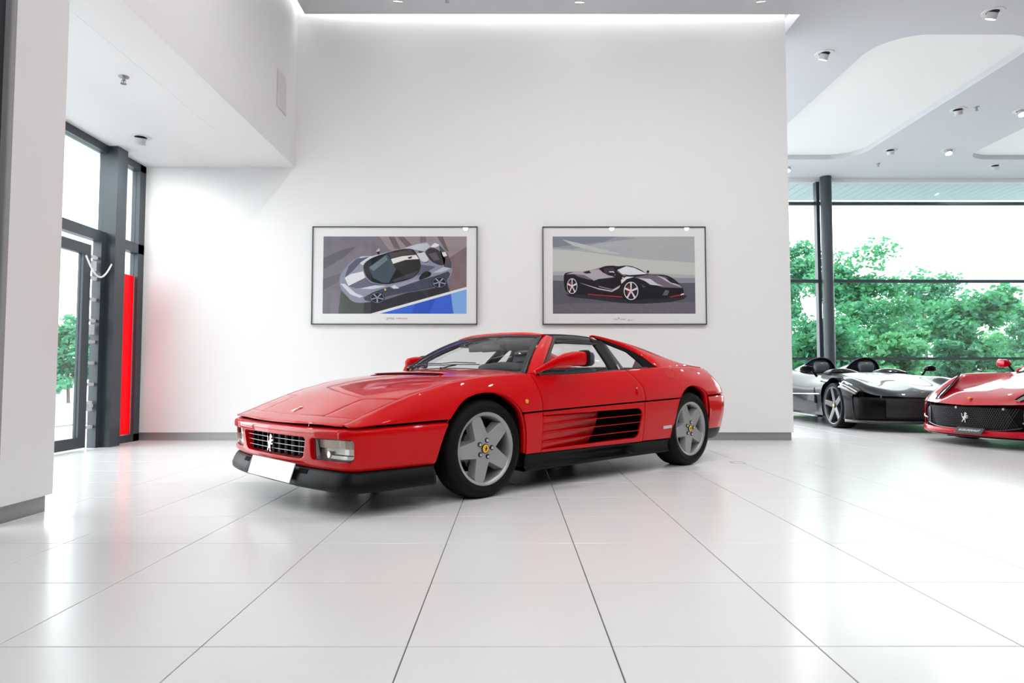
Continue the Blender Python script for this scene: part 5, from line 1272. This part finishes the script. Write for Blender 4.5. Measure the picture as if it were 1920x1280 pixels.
    box('underbody', (-1.9, -.7, .13), (1.9, .7, .16), M_BLACK, P)
    G = [[(-2.2-.05*t, y, .22+.68*t) for t in (0, .5, 1)] for y in np.linspace(-.78, .78, 7)]; one('tail_panel', *gridvf(G), M_RED2, P, th=.02, bev=0, out=(-1, 0, 0))
tourer()
# battery tender on the floor between the two cars
e = empty('battery_charger', (6.03, 9.12, 0), .4, 'small black box with a cable on the floor between the black and red cars', 'charger')
box('casing', (-.07, -.05, .0), (.07, .05, .17), M_BLACKP, e, .008)
B().tube([(.05, 0, .10), (.16, .02, .13), (.24, -.02, .08), (.20, -.06, .02), (.32, -.02, .008)], .006, 6).build('cable', M_BLACK, e, smooth=True)
# ---------------------------------------------------------------- trees outside the windows
M_BARK = mat('grey_bark', (.16, .15, .13), .9, noise=.3, nscale=14)
def leafmat(name, col):
    m = mat(name, col, .6, noise=.35, nscale=1.3); nt = m.node_tree; b = nt.nodes['Principled BSDF']
    t = nt.nodes.new('ShaderNodeBsdfTranslucent'); t.inputs[0].default_value = (col[0]*1.2, col[1]*1.25, col[2]*.9, 1)
    mx = nt.nodes.new('ShaderNodeMixShader'); mx.inputs[0].default_value = .35
    nt.links.new(b.outputs[0], mx.inputs[1]); nt.links.new(t.outputs[0], mx.inputs[2]); nt.links.new(mx.outputs[0], nt.nodes['Material Output'].inputs[0]); return m
M_LEAF = [leafmat('leaf_green', (.06, .27, .12)), leafmat('leaf_teal', (.065, .26, .17)), leafmat('leaf_light', (.11, .36, .17))]
def tree(x, y, h, rx, n, kind, label, leaf=.20, base=.05, open_=0.):
    e = empty('tree', (x, y, -.12), 0, label, 'tree', 'trees outside the windows')
    rg = np.random.default_rng(int(abs(x)*131+abs(y)*17)); b = B()
    lean = rg.normal(0, .03, 2)
    trunk = [(lean[0]*z, lean[1]*z, z) for z in np.linspace(0, h*.8, 8)]
    b.tube(trunk, list(np.linspace(.16*h/8, .03, 8)), 8)
    cl = []
    for k in range(22):
        z0 = h*(base+.10+rg.random()*.62); a = rg.random()*2*PI; L = rx*(.45+.55*rg.random())*(1-.45*max(0, z0/h-.45))
        p1 = (L*math.cos(a), L*math.sin(a), z0+L*.45+rg.normal(0, .2)); pm = (p1[0]*.5, p1[1]*.5, z0+L*.15)
        b.tube([(lean[0]*z0, lean[1]*z0, z0), pm, p1], [.045*h/8, .028*h/8, .008], 5); cl.append(p1); cl.append((p1[0]*.65, p1[1]*.65, p1[2]*.5+pm[2]*.5))
    b.build('trunk', M_BARK, e, smooth=True)
    cl += [(rg.normal(0, rx*.3), rg.normal(0, rx*.3), h*(.70+.28*rg.random())) for _ in range(9)] + [(rg.normal(0, rx*.55), rg.normal(0, rx*.55), h*(base+.05+.35*rg.random())) for _ in range(10 if not open_ else 3)]
    cl = np.array(cl); w = rg.integers(0, len(cl), n); size = rx*(.15+.15*rg.random(len(cl)))
    d = rg.normal(0, 1, (n, 3)); d /= np.linalg.norm(d, axis=1)[:, None]; rad = rg.random(n)**.5
    P = cl[w]+d*(rad*size[w]*1.6)[:, None]*np.array([1, 1, .72]); P[:, 2] = np.maximum(P[:, 2], .15)
    # each leaf a small pointed quad
    u = rg.normal(0, 1, (n, 3)); u[:, 2] *= .5; u /= np.linalg.norm(u, axis=1)[:, None]; v = np.cross(u, rg.normal(0, 1, (n, 3))); v /= np.linalg.norm(v, axis=1)[:, None]
    s = (leaf*(.6+.8*rg.random(n)))[:, None]
    V = np.stack([P-u*s*.5, P+v*s*.28, P+u*s*.5, P-v*s*.28], 1).reshape(-1, 3)
    me = bpy.data.meshes.new('foliage'); me.vertices.add(4*n); me.vertices.foreach_set('co', V.ravel()); me.loops.add(4*n); me.loops.foreach_set('vertex_index', np.arange(4*n)); me.polygons.add(n); me.polygons.foreach_set('loop_start', np.arange(n)*4); me.polygons.foreach_set('loop_total', np.full(n, 4))
    for m in (M_LEAF[kind], M_LEAF[(kind+1) % 3]): me.materials.append(m)
    me.polygons.foreach_set('material_index', (rg.random(n) < .3).astype(int)); me.update(calc_edges=True)
    tag(link(bpy.data.objects.new('foliage', me), e), kind='stuff')

tree(13.94, 33, 7.59, 1.98, 15000, 1, 'leafy green tree left of the dark column in the far windows')
tree(14.53, 28.2, 6.21, 2.14, 20000, 0, 'tall broad green tree right of the dark column')
tree(22.25, 38, 5.77, 2.13, 10000, 2, 'lighter tree behind the tall broad one')
tree(18.82, 30, 5.11, 1.44, 5000, 1, 'thin open birch with pale stems above the black car', leaf=.17, base=.3, open_=1)
tree(15.97, 23, 4.04, 1.38, 14000, 0, 'rounded dark green tree above the red coupe')
tree(25.76, 34, 4.85, 1.77, 7000, 2, 'loose airy tree near the right edge of the far windows', leaf=.18, base=.1, open_=1)
tree(21.64, 27, 4.26, 1.40, 7000, 1, 'tree cut by the right edge of the picture')
tree(12.42, 21.5, 2.17, 0.95, 9000, 2, 'low light green bush between the black car and the trees')
tree(9.03, 19.4, 2.39, 0.78, 9000, 0, 'low bush at the foot of the dark column')
tree(12.57, 19, 1.91, 0.61, 7000, 1, 'low bush beyond the mirror of the black car')
tree(-15.2, 23.0, 2.9, 1.2, 5000, 1, 'small green tree seen through the glass door')
